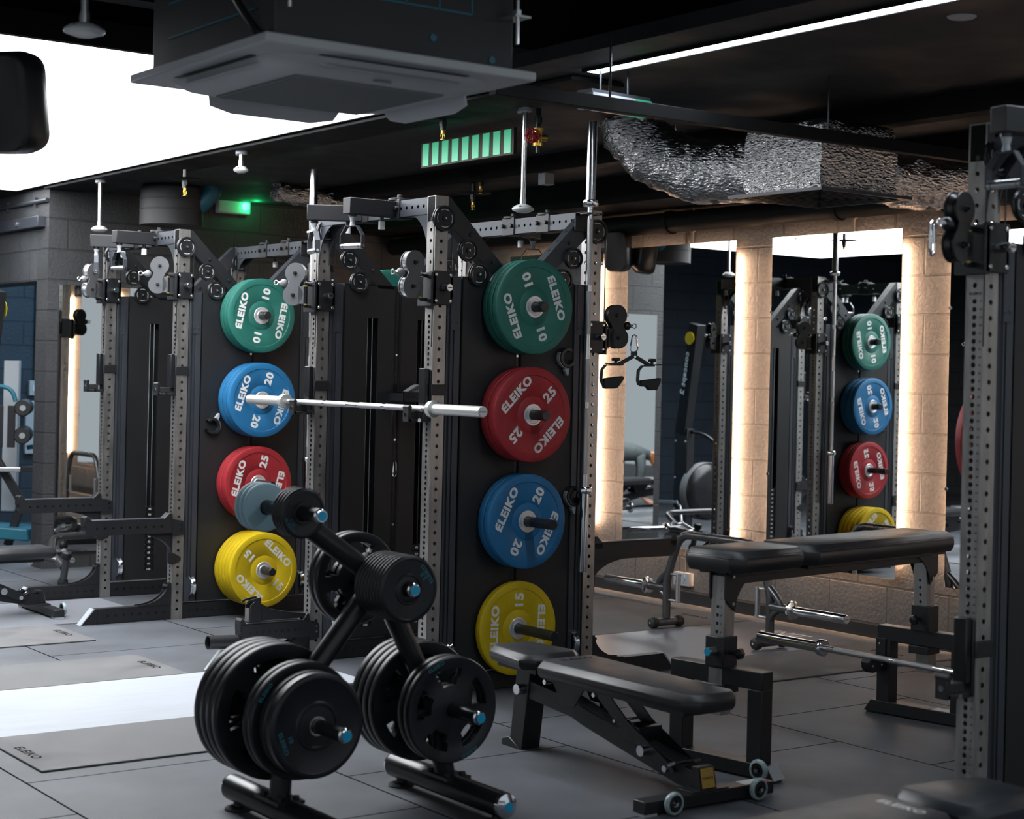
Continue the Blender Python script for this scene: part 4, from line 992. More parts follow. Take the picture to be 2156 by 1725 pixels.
    for s_ in (-1, 1):
        y = s_ * 0.20
        b = MB(); b.lathe([(0.030, -0.011), (0.036, -0.010), (0.0395, -0.005), (0.0395, 0.005), (0.036, 0.010), (0.030, 0.011), (0.030, -0.011)], (-0.062, y, 0.044), (-1, 0, 0), 28)
        w = b.build('wheel', 'clear_wheel', t)
        b = MB()
        b.lathe([(0.030, -0.006), (0.012, -0.009), (0.012, 0.009), (0.030, 0.006)], (-0.062, y, 0.044), (-1, 0, 0), 20, 0)
        b.cyl((-0.080, y, 0.044), (-0.030, y, 0.044), 0.007, n=10, mi=1); b.build('wheel_hub', ['black_satin', 'chrome'], w)
    return t
BN = bench('black adjustable bench standing in the centre foreground')
BN.location = (4.075, 4.40, 0); BN.rotation_euler = (0, 0, R(90))
o = copy_tree(BN); o['label'] = 'black adjustable bench cut off by the left edge before the rack with empty hooks'; o.location = (3.70, 9.86, 0.007); o.rotation_euler = (0, 0, PI)
o = bench('blurred black adjustable bench cut off at the bottom right corner', 'letter_white', 'vinyl_blue'); o.location = (2.55, 2.86, 0); o.scale = (1, 1, 1.09)

# ------------------------------------------------------------------ tall bench with the two legged frames
tb = thing('seal_row_bench', 'tall two pad bench on square frames before the warm wall', 'bench', (5.203, 4.89, 0), R(9))
def tpad(x0, x1, nm):
    b = MB(); pad(b, x0, x1, 0.15, 0.15, 0.768, 0.850, 0.05); p = b.build(nm, 'vinyl', tb)
    sm = MB()
    for dz in (0.832, 0.826): sm.tube([(x0 + 0.055, -0.1515, dz), (x1 - 0.055, -0.1515, dz)], 0.0012, 5); sm.tube([(x0 - 0.0005, -0.11, dz), (x0 - 0.0005, 0.11, dz)], 0.0012, 5)
    sm.build('seam', 'channel_grey', p)
tpad(-0.815, -0.352, 'seat_pad'); tpad(-0.34, 0.775, 'long_pad')
b = MB(); b.box(-0.74, 0.74, -0.035, 0.035, 0.712, 0.752); b.box(-0.74, -0.38, -0.10, 0.10, 0.752, 0.770); b.box(-0.30, 0.74, -0.10, 0.10, 0.752, 0.770); b.build('pad_rail', 'black_metal', tb, bev=0.002)
for i, x in enumerate((-0.72, 0.745)):
    b = MB(); b.box(x - 0.032, x + 0.032, -0.032, 0.032, 0.215, 0.745)
    for z in [0.50 + 0.032 * k for k in range(5)]: b.cyl((x - 0.0325, 0, z), (x - 0.031, 0, z), 0.007, n=10, mi=1)
    for p in b.v: p.x += (0.46 - p.z) * (0.085 if i else -0.03)
    lp = b.build('height_post', ['steel', 'deep_black'], tb)
    b = MB()
    for k, w in enumerate('7654321'): b.mesh(text(w, 0.01, 1.0), frame((x - 0.0325, -0.020, 0.50 + 0.032 * k), (0, -1, 0), (0, 0, 1)) @ Matrix.Diagonal((0.009, 0.009, 0.003, 1)))
    b.build('numbering', 'letter_dark', lp, smooth=False)
    sg = 1 if i == 0 else -1
    b = MB(); arc = [(x + sg * (0.03 + 0.19 - 0.19 * math.cos(q)), 0.61 + 0.145 * math.sin(q)) for q in [PI/2 * k / 8 for k in range(9)]]
    pts = [(x - 0.036, 0.765), (x - 0.036, 0.61)] + arc + [(x + sg * 0.22, 0.765)] if sg > 0 else [(x + 0.036, 0.765), (x + 0.036, 0.61)] + arc + [(x + sg * 0.22, 0.765)]
    pts = [(x - sg * 0.034, 0.765), (x - sg * 0.034, 0.66), (x + sg * 0.03, 0.61)] + arc[1:] + [(x + sg * 0.22, 0.765)]
    for y in (-0.040, 0.034): b.prism(pts, 'y', y, y + 0.006)
    for px, pz in ((0.012, 0.745), (0.012, 0.64), (0.07, 0.755)): b.cyl((x + sg * px, -0.046, pz), (x + sg * px, 0.046, pz), 0.007, n=8, mi=1)
    b.build('pad_bracket', ['black_metal', 'bar_steel'], tb)
    b = MB(); b.box(x - 0.044, x + 0.044, -0.044, 0.044, 0.40, 0.515); co = b.build('post_socket', 'black_metal', tb, bev=0.003); MB().box(x - 0.05, x + 0.05, -0.05, 0.05, 0.30, 0.335).build('lower_socket', 'black_metal', co, bev=0.003)
    b = MB(); b.lathe([(0, 0.06), (0.020, 0.055), (0.024, 0.045), (0.020, 0.036), (0.009, 0.03), (0.009, 0.0)], (x + 0.0, -0.044, 0.455) if i == 0 else (x - 0.044, 0, 0.455), (0, -1, 0) if i == 0 else (-1, 0, 0), 6); b.build('knob', 'black_satin', co)
    b = MB(); k_ = -1 if i == 0 else 1; b.cyl((x + k_ * 0.044, 0.0, 0.46), (x + k_ * 0.085, 0.0, 0.46), 0.016, n=16); b.cyl((x + k_ * 0.085, 0, 0.46), (x + k_ * 0.088, 0, 0.46), 0.0145, n=16, mi=1); b.build('pull_pin', ['bar_steel', 'blue_cap'], co)
    b = MB(); b.box(x - 0.034, x + 0.034, -0.222, 0.222, 0.335, 0.403)
    for y in (-0.222, 0.222):
        s_ = 1 if y > 0 else -1
        b.box(x - 0.034, x + 0.034, min(y, y - s_ * 0.068), max(y, y - s_ * 0.068), 0.058, 0.336)
    b.build('frame', 'black_metal', tb, bev=0.003)
    b = MB(); b.prism([(-0.285, 0.008), (0.285, 0.008), (0.25, 0.060), (-0.25, 0.060)], 'x', x - 0.036, x + 0.036); b.box(x - 0.03, x + 0.03, -0.275, -0.21, 0.0, 0.008); b.box(x - 0.03, x + 0.03, 0.21, 0.275, 0.0, 0.008); b.build('foot_bar', 'black_metal', tb, bev=0.002)
    b = MB(); b.box(x - 0.031, x + 0.031, -0.2, -0.06, 0.06, 0.0612) if i else b.prism([(-0.287, 0.010), (-0.283, 0.010), (-0.248, 0.058), (-0.252, 0.060)], 'x', x - 0.034, x + 0.034); b.build('foot_cap', 'light_grey', tb)
    if i == 0:
        b = MB(); b.lathe([(0.028, -0.012), (0.036, -0.010), (0.040, -0.004), (0.040, 0.004), (0.036, 0.010), (0.028, 0.012), (0.028, -0.012)], (x - 0.075, -0.245, 0.052), (-1, 0, 0), 28); w = b.build('wheel', 'clear_wheel', tb)
        b = MB(); b.lathe([(0.028, -0.006), (0.012, -0.009), (0.012, 0.009), (0.028, 0.006)], (x - 0.075, -0.245, 0.052), (-1, 0, 0), 20, 0); b.cyl((x - 0.095, -0.245, 0.052), (x - 0.03, -0.245, 0.052), 0.008, n=10, mi=1); b.build('wheel_hub', ['black_satin', 'chrome'], w)
for y in (0.20, -0.20):
    b = MB(); x = 0.712
    b.box(x - 0.008, x, y - 0.025, y + 0.025, 0.215, 0.345); b.prism([(x - 0.13, 0.248), (x - 0.115, 0.265), (x - 0.10, 0.248), (x - 0.075, 0.246), (x - 0.06, 0.247), (x, 0.25), (x, 0.20), (x - 0.10, 0.20), (x - 0.125, 0.222)], 'y', y - 0.022, y + 0.022)
    b.cyl((x - 0.10, y - 0.026, 0.23), (x - 0.10, y + 0.026, 0.23), 0.006, n=8, mi=1); b.cyl((x - 0.03, y - 0.026, 0.23), (x - 0.03, y + 0.026, 0.23), 0.006, n=8, mi=1); b.cyl((x - 0.012, y + 0.005, 0.32), (x - 0.006, y + 0.005, 0.32), 0.005, n=8, mi=1)
    b.build('bar_cup', ['black_metal', 'bar_steel'], tb, bev=0.002)

# ------------------------------------------------------------------ open trap bars
def trap_bar(label):
    # stands on its end feet in the y-z plane, local y = 0 in the middle
    t = thing('trap_bar', label, 'trap bar', (0, 0, 0), 0, 'open trap bars')
    h = 0.435; r = 0.025
    top = []
    def pathfor(s):
        return smooth_path([(0, s * h, 0.06), (0, s * h, 0.22), (0, s * (h - 0.005), 0.30), (0, s * (h - 0.045), 0.415), (0, s * (h - 0.09), 0.515), (0, s * (h - 0.15), 0.562), (0, s * (h - 0.22), 0.570)], 5)
    a = pathfor(1); c = pathfor(-1)
    MB().tube(a + list(reversed(c)), r, 16).build('frame_tube', 'gun_tube', t)
    for s in (-1, 1):
        b = MB(); b.cyl((-0.085, s * h, 0.036), (0.085, s * h, 0.036), 0.024, n=16); f = b.build('foot_tube', 'gun_tube', t)
        for k in (-1, 1):
            b = MB(); b.lathe([(0.028, 0.0), (0.034, 0.012), (0.035, 0.03), (0.030, 0.045), (0.015, 0.052), (0, 0.052)], (k * 0.075, s * h, 0.0355), (k, 0, 0), 20, 0); b.cyl((k * 0.127, s * h, 0.036), (k * 0.129, s * h, 0.036), 0.007, n=10, mi=1); b.build('rubber_end', ['rubber', 'chrome'], f)
        b = MB(); b.cyl((0, s * h, 0.235), (0, s * (h + 0.16), 0.235), r, n=16)
        b.tube(smooth_path([(0, s * (h - 0.02), 0.345), (0, s * (h + 0.055), 0.285), (0, s * (h + 0.085), 0.240)], 4), 0.021, 12); b.tube(smooth_path([(0, s * h, 0.14), (0, s * (h + 0.02), 0.19), (0, s * (h + 0.07), 0.225)], 4), 0.020, 12)
        sl = b.build('sleeve_root', 'gun_tube', t)
        b = MB(); b.lathe([(0, 0.57), (0.022, 0.57), (0.025, 0.566), (0.025, 0.185), (0.040, 0.183), (0.052, 0.178), (0.052, 0.166), (0.03, 0.158), (0, 0.158)], (0, s * h, 0.235), (0, s, 0), 24); sv = b.build('sleeve', 'chrome', sl)
        b = MB(); b.lathe([(0, 0.0012), (0.021, 0.0012), (0.021, 0)], (0, s * (h + 0.57), 0.235), (0, s, 0), 18); b.mesh(text('ELEIKO', 0.01, 1.15), frame((0, s * (h + 0.5713), 0.235), (1 if s < 0 else -1, 0, 0), (0, 0, 1)) @ Matrix.Diagonal((0.007, 0.007, 0.003, 1)), 1); b.build('end_cap', ['white_plastic', 'letter_dark'], sv)
        hy = s * (h - 0.085) if s < 0 else s * (h - 0.12)
        b = MB(); yy = s * (h - 0.10)
        b.cyl((0, yy, 0.165), (0, yy, 0.33), 0.0155, n=14)
        for z in (0.168, 0.325): b.cyl((0, yy - s * 0.012, z), (0, s * (h - 0.01), z), 0.008, n=10); b.cyl((0, yy, z - 0.006), (0, yy, z + 0.006), 0.018, n=14)
        b.build('grip', 'bar_steel', t)
    return t
mat('gun_tube', (0.12, 0.12, 0.125), 0.28, 0.75, 0.02, 300, 0.08)
tr = trap_bar('open trap bar standing on its feet by the warm wall'); tr.location = (6.715, 7.19, 0.007)
o = copy_tree(tr); o['label'] = 'open trap bar lying tilted beyond the empty hook rack near the dark mirror'; o.location = (4.66, 10.80, 0.128); o.rotation_euler = (0, R(72), R(90))
# ------------------------------------------------------------------ air conditioner cassette
mat('copper_brown', (0.035, 0.018, 0.010), 0.5)
mat('ac_body', (0.03, 0.032, 0.035), 0.5, 0.2, 0.03, 100, 0.12)
ac = thing('air_conditioner', 'large grey ceiling cassette air conditioner hanging near the camera', 'air conditioner', (2.69, 4.74, 2.41))
b = MB(); b.box(-0.42, 0.42, -0.42, 0.42, 0.045, 0.74); bd = b.build('body', 'ac_body', ac, bev=0.004)
b = MB()
for k in range(4): b.box(-0.10 + 0.12 * k - 0.003, -0.10 + 0.12 * k + 0.003, -0.4225, -0.42, 0.20, 0.36)
for z in (0.20, 0.36): b.box(-0.10, 0.26, -0.4225, -0.42, z - 0.003, z + 0.003)
for z in (0.14, 0.25): b.box(-0.4225, -0.42, -0.30, 0.30, z - 0.003, z + 0.003)
for x, z in ((0.12, 0.11), (0.34, 0.07)): b.cyl((x, -0.423, z), (x, -0.42, z), 0.012, n=10)
b.build('embossing', 'teal_paint', bd, smooth=False)
b = MB()
for x, y in ((-0.40, -0.47), (0.40, -0.47), (0.40, 0.47)):
    b.cyl((x, y, 0.12), (x, y, 0.74), 0.006, n=8); b.box(x - 0.03, x + 0.03, y - 0.03, y + 0.06, 0.20, 0.206); b.cyl((x, y, 0.206), (x, y, 0.225), 0.014, n=6)
b.build('hanger_rod', 'bar_steel', ac)
b = MB(); b.box(-0.475, 0.475, -0.475, 0.475, 0.012, 0.042)
b.build('fascia', 'ac_white', ac, bev=0.006)
# bowed inner frame, grille and four louvre flaps
def rr(h, c, z, n=6):
    out = []
    for sx, sy, a in ((1, 1, 0), (-1, 1, 90), (-1, -1, 180), (1, -1, 270)):
        for i in range(n + 1):
            q = R(a + 90 * i / n); out.append((sx * (h - c) + c * math.cos(q), sy * (h - c) + c * math.sin(q), z))
    return out
def shell(rings):
    vs = []; fs = []; n = len(rings[0])
    for r_ in rings: vs += r_
    for i in range(len(rings) - 1):
        for j in range(n): fs.append((i*n+j, i*n+(j+1) % n, (i+1)*n+(j+1) % n, (i+1)*n+j))
    fs.append(tuple(range((len(rings)-1)*n, len(rings)*n)))
    return vs, fs
b = MB(); b.add(*shell([rr(0.395, 0.10, 0.014), rr(0.39, 0.10, 0.002), rr(0.36, 0.09, -0.016), rr(0.31, 0.06, -0.026), rr(0.285, 0.03, -0.028)])); b.build('inner_panel', 'ac_white', ac)
b = MB()
b.box(-0.265, 0.265, -0.265, 0.265, -0.034, -0.028)
for k in range(26): b.box(-0.255, 0.255, -0.252 + 0.02 * k, -0.244 + 0.02 * k, -0.037, -0.034)
b.build('grille', 'grey_plastic', ac, smooth=False)
b = MB(); b.box(-0.03, 0.03, -0.33, -0.322, -0.0285, -0.025); b.build('badge', 'grey_plastic', ac, smooth=False)
for k in range(4):
    T = Matrix.Rotation(k * PI / 2, 4, 'Z'); dn = k in (1, 2)
    b = MB(); b.T = T; b.box(-0.26, 0.26, -0.415, -0.345, 0.010, 0.0125, 0)
    b.build('air_slot', 'deep_black', ac, smooth=False)
    b = MB(); b.T = T @ Matrix.Translation((0, -0.352, 0.004)) @ Matrix.Rotation(R(62 if dn else 20), 4, 'X')
    prof = [(0, 0), (-0.03, -0.006), (-0.06, -0.006), (-0.075, 0.0), (-0.06, 0.001), (-0.03, 0.002)]
    vs = []; fs = []; xs = [-0.25, -0.235, -0.15, 0.15, 0.235, 0.25]; sc = [0.2, 0.75, 1, 1, 0.75, 0.2]
    for x, s in zip(xs, sc): vs += [(x, p[0] * s, p[1]) for p in prof]
    n = len(prof)
    for i in range(len(xs) - 1):
        for j in range(n): fs.append((i*n+j, i*n+(j+1) % n, (i+1)*n+(j+1) % n, (i+1)*n+j))
    fs += [tuple(range(n)), tuple(range((len(xs)-1)*n, len(xs)*n))]
    b.add(vs, fs); b.build('louvre_flap', 'ac_white', ac)
b = MB(); b.tube(smooth_path([(-0.42, 0.0, 0.62), (-0.50, -0.06, 0.50), (-0.47, -0.22, 0.22), (-0.44, -0.33, 0.08), (-0.42, -0.36, 0.05)], 5), 0.012, 8)
b.cyl((-0.42, -0.05, 0.55), (-0.56, -0.05, 0.55), 0.05, n=18); b.cyl((-0.42, -0.20, 0.50), (-0.62, -0.20, 0.50), 0.035, n=16)
b.build('pipework', 'black_satin', ac)
b = MB(); b.box(-0.60, -0.46, -0.40, -0.30, 0.30, 0.42); b.cyl((-0.53, -0.35, 0.42), (-0.53, -0.35, 0.74), 0.008, n=8); b.build('junction_box', 'light_grey', ac, bev=0.004)

# ------------------------------------------------------------------ foil duct with its square ceiling diffuser
dd = thing('duct_diffuser', 'crinkled foil duct box with square black diffuser above the tall bench', 'air diffuser', (5.785, 5.56, 2.355))
def rough_tube(b, path, r, n=28, amp=0.02, seed=1):
    rnd = random.Random(seed); pts = smooth_path(path, 8)
    k0 = len(b.v); b.tube(pts, [r * (1 + rnd.uniform(-0.035, 0.035)) for _ in pts], n, caps=True)
    for p in b.v[k0:]: p += Vector((rnd.uniform(-amp, amp), rnd.uniform(-amp, amp), rnd.uniform(-amp, amp))) * 0.35
    return b
b = MB(); m = 9; L_ = 0.245
rnd = random.Random(5)
def wob(p): return tuple(c + rnd.uniform(-0.005, 0.005) for c in p)
pts = []
for k in range(4):
    a = [(-L_, -L_), (L_, -L_), (L_, L_), (-L_, L_)][k]; c = [(L_, -L_), (L_, L_), (-L_, L_), (-L_, -L_)][k]
    for i in range(m): pts.append((a[0] + (c[0]-a[0]) * i / m, a[1] + (c[1]-a[1]) * i / m))
lv = []
for z, s in ((0.012, 1.0), (0.06, 1.02), (0.12, 1.01), (0.18, 1.02), (0.24, 1.01), (0.29, 1.0), (0.32, 0.95), (0.335, 0.80)): lv.append([wob((x * s, y * s, z)) for x, y in pts])
b.add(*shell(lv)); b.build('foil_box', 'foil', dd)
b = MB(); b.box(-0.30, 0.30, -0.30, -0.288, -0.004, 0.010); b.box(-0.30, 0.30, 0.288, 0.30, -0.004, 0.010); b.box(-0.30, -0.288, -0.288, 0.288, -0.004, 0.010); b.box(0.288, 0.30, -0.288, 0.288, -0.004, 0.010); b.build('rim', 'channel_grey', dd, smooth=False)
b = MB(); b.box(-0.288, 0.288, -0.288, 0.288, 0.008, 0.012)
for k in range(7):
    s = 0.27 - 0.037 * k
    for (x0, x1, y0, y1) in ((-s, s, -s, -s + 0.006), (-s, s, s - 0.006, s), (-s, -s + 0.006, -s, s), (s - 0.006, s, -s, s)): b.box(x0, x1, y0, y1, -0.002, 0.008)
b.build('vanes', 'black_satin', dd, smooth=False)
b = MB(); rough_tube(b, [(-0.02, 0.22, 0.165), (-0.08, 0.45, 0.158), (-0.16, 0.68, 0.175), (-0.26, 0.86, 0.255), (-0.33, 0.95, 0.37), (-0.34, 0.97, 0.43)], 0.155, seed=2, amp=0.03); b.build('flexible_duct', 'foil', dd)
b = MB(); rough_tube(b, [(0.22, 0.0, 0.15), (0.45, -0.02, 0.13), (0.75, -0.05, 0.13), (1.05, -0.10, 0.16)], 0.125, seed=3, amp=0.03); b.build('flexible_duct', 'foil', dd)
t = thing('cable_tray', 'long black rail crossing in front of the foil duct', 'rail', (5.3, 5.05, 2.545))
MB().box(-1.75, 1.9, -0.022, 0.022, -0.026, 0.026).build('rail', 'beam_black', t, bev=0.002)
b = MB()
for x in (-1.2, 0.0, 1.3): b.cyl((x, 0, 0.03), (x, 0, 0.255), 0.005, n=8)
b.build('hanger_rod', 'black_satin', t)
fd = MB(); rough_tube(fd, [(5.55, 10.5, 2.735), (5.8, 10.5, 2.72), (6.1, 10.5, 2.715), (6.5, 10.5, 2.72)], 0.065, seed=8, amp=0.03)
tag(fd.build('foil_duct', 'foil'), 'green lit foil duct far behind the black cross arms', 'duct')

# ------------------------------------------------------------------ black drum duct and elbow
t = thing('drum_duct', 'black round drum shaped duct outlet behind the rack with empty hooks', 'duct', (5.13, 11.27, 2.51))
b = MB()
pr = [(0.0, 0.02), (0.17, 0.02), (0.19, 0.0), (0.194, 0.002), (0.194, 0.115), (0.197, 0.118), (0.197, 0.123), (0.194, 0.126), (0.194, 0.195), (0.197, 0.198), (0.197, 0.203), (0.194, 0.206), (0.190, 0.29), (0.175, 0.31), (0.0, 0.315)]
b.lathe([(r_ * 1.16, z_ * 0.92) for r_, z_ in pr], (0, 0, 0), (0, 0, 1), 44); b.build('drum', 'duct_black', t)
b = MB(); b.tube(smooth_path([(0.10, -0.08, 0.10), (0.18, -0.13, 0.17), (0.23, -0.165, 0.24), (0.24, -0.17, 0.288)], 5), 0.062, 20); b.build('elbow', 'teal_paint', t)

# ------------------------------------------------------------------ detectors, sprinklers, exit lights, valve
def detector(x, y, z, drop, label, r=0.055, first=[]):
    t = thing('smoke_detector', label, 'smoke detector', (x, y, z), 0, 'smoke detectors')
    b = MB(); b.lathe([(0, 0), (r * 0.45, 0), (r * 0.9, 0.010), (r, 0.017), (r * 0.98, 0.021), (r * 0.68, 0.036), (r * 0.35, 0.042), (0, 0.042)], (0, 0, 0), (0, 0, 1), 10); b.build('head', 'white_plastic', t)
    b = MB()
    for k in range(5):
        a = 2 * PI * k / 5; b.cyl((r * 0.80 * math.cos(a), r * 0.80 * math.sin(a), 0.024), (r * 0.86 * math.cos(a), r * 0.86 * math.sin(a), 0.030), 0.006, n=6)
    b.build('vent', 'grey_plastic', t)
    b = MB(); b.cyl((0, 0, 0.04), (0, 0, drop), 0.0125, n=12); b.cyl((0, 0, 0.04), (0, 0, 0.075), 0.016, n=12); b.build('conduit', 'bar_steel', t)
    b = MB(); b.cyl((0, 0, drop - 0.018), (0, 0, drop), 0.034, n=18); b.cyl((0, 0.02, drop - 0.012), (0, 0.055, drop - 0.012), 0.010, n=10); b.build('base', 'light_grey', t)
    return t
detector(4.845, 6.615, 2.285, 0.51, 'white smoke detector on a long rod above the barbell rack', 0.055)
detector(4.52, 8.98, 2.646, 0.129, 'small white smoke detector on a short rod under the light panel', 0.045)
detector(4.52, 11.1, 2.416, 0.359, 'white smoke detector on a long rod above the rack with empty hooks', 0.058)
detector(2.04, 5.17, 2.545, 0.37, 'blurred white smoke detector left of the air conditioner', 0.068)
t = thing('ceiling_downlight', 'small round flush fitting in the black ceiling by the light strip', 'ceiling fitting', (4.768, 3.915, CZ))
MB().lathe([(0, -0.004), (0.012, -0.008), (0.045, -0.006), (0.052, 0.0)], (0, 0, 0), (0, 0, 1), 24).build('cover', 'light_grey', t)  # round downlight cover, not emitting
def sprinkler(x, y, z, label, up=0.06):
    t = thing('sprinkler', label, 'sprinkler', (x, y, z), 0, 'ceiling sprinklers')
    b = MB(); b.cyl((0, 0, 0.028), (0, 0, 0.045), 0.011, n=8)
    b.tube([(0.009, 0, 0.028), (0.011, 0, 0.012), (0.004, 0, 0.0)], 0.0025, 6); b.tube([(-0.009, 0, 0.028), (-0.011, 0, 0.012), (-0.004, 0, 0.0)], 0.0025, 6); b.cyl((0, 0, 0.002), (0, 0, 0.027), 0.0022, n=6)
    b.lathe([(0, -0.002), (0.013, -0.002), (0.013, 0), (0, 0)], (0, 0, 0), (0, 0, 1), 12); b.build('head', 'brass', t)
    b = MB(); b.cyl((0, 0, 0.045), (0, 0, 0.10), 0.016, n=10); b.cyl((0, 0, 0.065), (0, 0, 0.10), 0.020, n=6); b.cyl((0, 0, 0.10), (0, 0, 0.10 + up), 0.014, n=10); b.build('pipe', 'black_satin', t)
    b = MB(); b.lathe([(0, 0.1), (0.11, 0.1), (0.115, 0.103), (0, 0.106)], (0, 0, 0), (0, 0, 1), 24); b.build('plate', 'beam_black', t)
sprinkler(4.69, 7.10, 2.675, 'brass sprinkler just behind the air conditioner flap', 0.02)
sprinkler(4.515, 9.73, 2.57, 'brass sprinkler in front of the black drum duct', 0.06)
sprinkler(6.04, 8.70, 2.63, 'higher dim brass sprinkler right of the barbell rack top', 0.0)
sprinkler(6.04, 8.78, 2.535, 'lower dim brass sprinkler right of the barbell rack top', 0.06)
def exit_light(x, y, z, rz, label, L=0.34):
    t = thing('emergency_light', label, 'emergency light', (x, y, z), rz, 'emergency lights with green lamps')
    b = MB(); pr = [(0.055 * math.cos(q), 0.055 * math.sin(q)) for q in [PI + PI * i / 10 for i in range(11)]]
    b.prism([(0.055, 0.012), (-0.055, 0.012)] + pr, 'x', -L/2, L * 0.22); b.build('lens', 'smoky_plastic', t)
    b = MB(); b.prism([(0.055, 0.012), (-0.055, 0.012)] + pr, 'x', L * 0.22, L/2); b.build('green_lens', 'green_lens', t)
    b = MB(); b.cyl((L * 0.34, -0.05, -0.03), (L * 0.34, -0.042, -0.026), 0.011, n=10); b.build('lamp', 'green_glow', t)
    b = MB(); b.box(-L/2, L/2, -0.046, 0.046, 0.012, 0.028); b.cyl((-0.08, 0, 0.028), (-0.08, 0, 0.14), 0.005, n=6); b.cyl((0.08, 0, 0.028), (0.08, 0, 0.14), 0.005, n=6)
    pr2 = [(0.06 * math.cos(q), 0.06 * math.sin(q)) for q in [PI + PI * i / 10 for i in range(11)]]
    b.prism(pr2, 'x', -L/2 - 0.008, -L/2); b.prism(pr2, 'x', L/2, L/2 + 0.004); b.build('housing', 'channel_grey', t)
    return t
exit_light(4.52, 5.54, 2.665, R(4), 'hanging emergency light with green lamp below the light strip')
t = thing('emergency_light', 'wall emergency light with green lamp on the dark back wall', 'emergency light', (5.96, YB - 0.005, 2.765), 0, 'emergency lights with green lamps')
b = MB(); b.box(-0.14, 0.14, -0.06, 0.0, -0.062, 0.062); b.build('housing', 'white_plastic', t, bev=0.012)
b = MB(); b.cyl((0.09, -0.070, 0.0), (0.09, -0.058, 0.0), 0.028, n=14); b.build('lamp', 'green_glow', t)
for (x, y, z, e) in ((6.10, YB - 0.16, 2.765, 0.5),):
    li = D.lights.new('green_lamp', 'POINT'); li.energy = e; li.color = (0.03, 1.0, 0.3); li.shadow_soft_size = 0.03
    o = D.objects.new('green_lamp', li); COL.objects.link(o); o.location = (x, y, z)
t = thing('valve', 'brass pipe valve with red hand wheel under the ceiling', 'valve', (4.93, 6.62, 2.66))
b = MB(); b.cyl((-0.05, 0.02, 0), (0.045, -0.01, 0), 0.017, n=12); b.cyl((0.0, 0, -0.04), (0, 0, 0.045), 0.021, n=12); b.cyl((-0.035, 0.015, 0), (-0.022, 0.01, 0), 0.027, n=12); b.cyl((0, 0, -0.042), (0, 0, -0.028), 0.026, n=8); b.cyl((0, 0, 0.03), (0, 0, 0.045), 0.026, n=8); b.build('body', 'brass', t)
b = MB(); c = Vector((-0.062, -0.040, 0)); ax = Vector((-0.5, -0.85, 0)).normalized()
e1 = ax.cross(Vector((0, 0, 1))).normalized(); e2 = Vector((0, 0, 1))
ring = [c + (e1 * math.cos(q) + e2 * math.sin(q)) * 0.031 for q in [2*PI*i/24 for i in range(24)]]
b.tube(ring, 0.005, 8, close=True)
for k in range(8): q = 2*PI*k/8; p = c + (e1 * math.cos(q) + e2 * math.sin(q)) * 0.031; b.cyl(c, p, 0.0035, n=6); b.lathe([(0, -0.008), (0.007, -0.003), (0.007, 0.003), (0, 0.008)], p, ax, 8)
b.lathe([(0, -0.006), (0.010, -0.004), (0.010, 0.008), (0, 0.010)], c, ax, 10); b.cyl(c, (-0.03, 0.0, 0), 0.005, n=6); b.build('hand_wheel', 'red_paint', t)
b = MB(); b.cyl((0, 0, 0.045), (0, 0, 0.14), 0.013, n=12); b.cyl((0, 0, 0.07), (0, 0, 0.10), 0.018, n=8); b.cyl((0, 0, -0.075), (0, 0, -0.042), 0.011, n=10); b.build('pipe', 'black_satin', t)
# added glowing slats, standing in for green stripes reflected at the ceiling
t = thing('reflection_slats', 'row of green lit upright slats under the ceiling behind the racks', 'panel', (5.0, 7.33, 2.615))
for k in range(9):
    y = 0.40 - 0.095 * k
    b = MB(); b.box(-0.004, 0.0, y - 0.029, y + 0.029, 0.008, 0.128); b.build('slat', 'green_reflection', t, smooth=False)
b = MB(); b.box(0.0, 0.02, -0.41, 0.45, 0.0, 0.135); b.build('backing', 'copper_brown', t, smooth=False)
t = thing('junction_box', 'small grey junction box under a dark beam behind the racks', 'electrical box', (6.04, 8.02, 2.63))
MB().box(-0.035, 0.035, -0.035, 0.035, -0.0, 0.07).build('case', 'light_grey', t, bev=0.004)

# ------------------------------------------------------------------ loudspeakers
def speaker(x, y, z, rz, tilt, label, s=1.0):
    t = thing('loudspeaker', label, 'loudspeaker', (x, y, z), rz, 'black loudspeakers'); t.rotation_euler = (tilt, 0, rz)
    h, w, d = 0.145 * s, 0.085 * s, 0.075 * s
    b = MB(); b.add(*shell([rr2(w * 0.55, h * 0.72, 0.03 * s, d), rr2(w * 0.95, h * 0.95, 0.05 * s, d * 0.5), rr2(w, h, 0.06 * s, 0.0), rr2(w * 0.98, h * 0.98, 0.06 * s, -d * 0.75), rr2(w * 0.88, h * 0.9, 0.05 * s, -d)]))
    b.build('cabinet', 'black_satin', t)
    b = MB(); b.add(*shell([rr2(w * 0.9, h * 0.92, 0.05 * s, -d * 0.98), rr2(w * 0.84, h * 0.88, 0.05 * s, -d * 1.06)])); b.build('grille', 'rubber', t)
    b = MB(); b.bar((0, d, 0), (0, d + 0.05 * s, 0.0), 0.03, 0.05); b.bar((0, d + 0.05 * s, 0), (-0.2 * s, d + 0.05 * s, 0.0), 0.02, 0.04); b.cyl((-0.2 * s, d + 0.05 * s, -0.04), (-0.2 * s, d + 0.05 * s, 0.80 if s > 1.0 else 0.25), 0.012, n=10); b.build('bracket', 'black_metal', t)
def rr2(w, h, c, y, n=5):
    c = min(c, w * 0.9); out = []
    for sx, sz, a in ((1, 1, 0), (-1, 1, 90), (-1, -1, 180), (1, -1, 270)):
        for i in range(n + 1):
            q = R(a + 90 * i / n); out.append((sx * (w - c) + c * math.cos(q), y, sz * (h - c) + c * math.sin(q)))
    return out
speaker(1.735, 4.92, 2.27, R(-50), R(10), 'blurred black loudspeaker at the left edge before the light panel', 1.05)
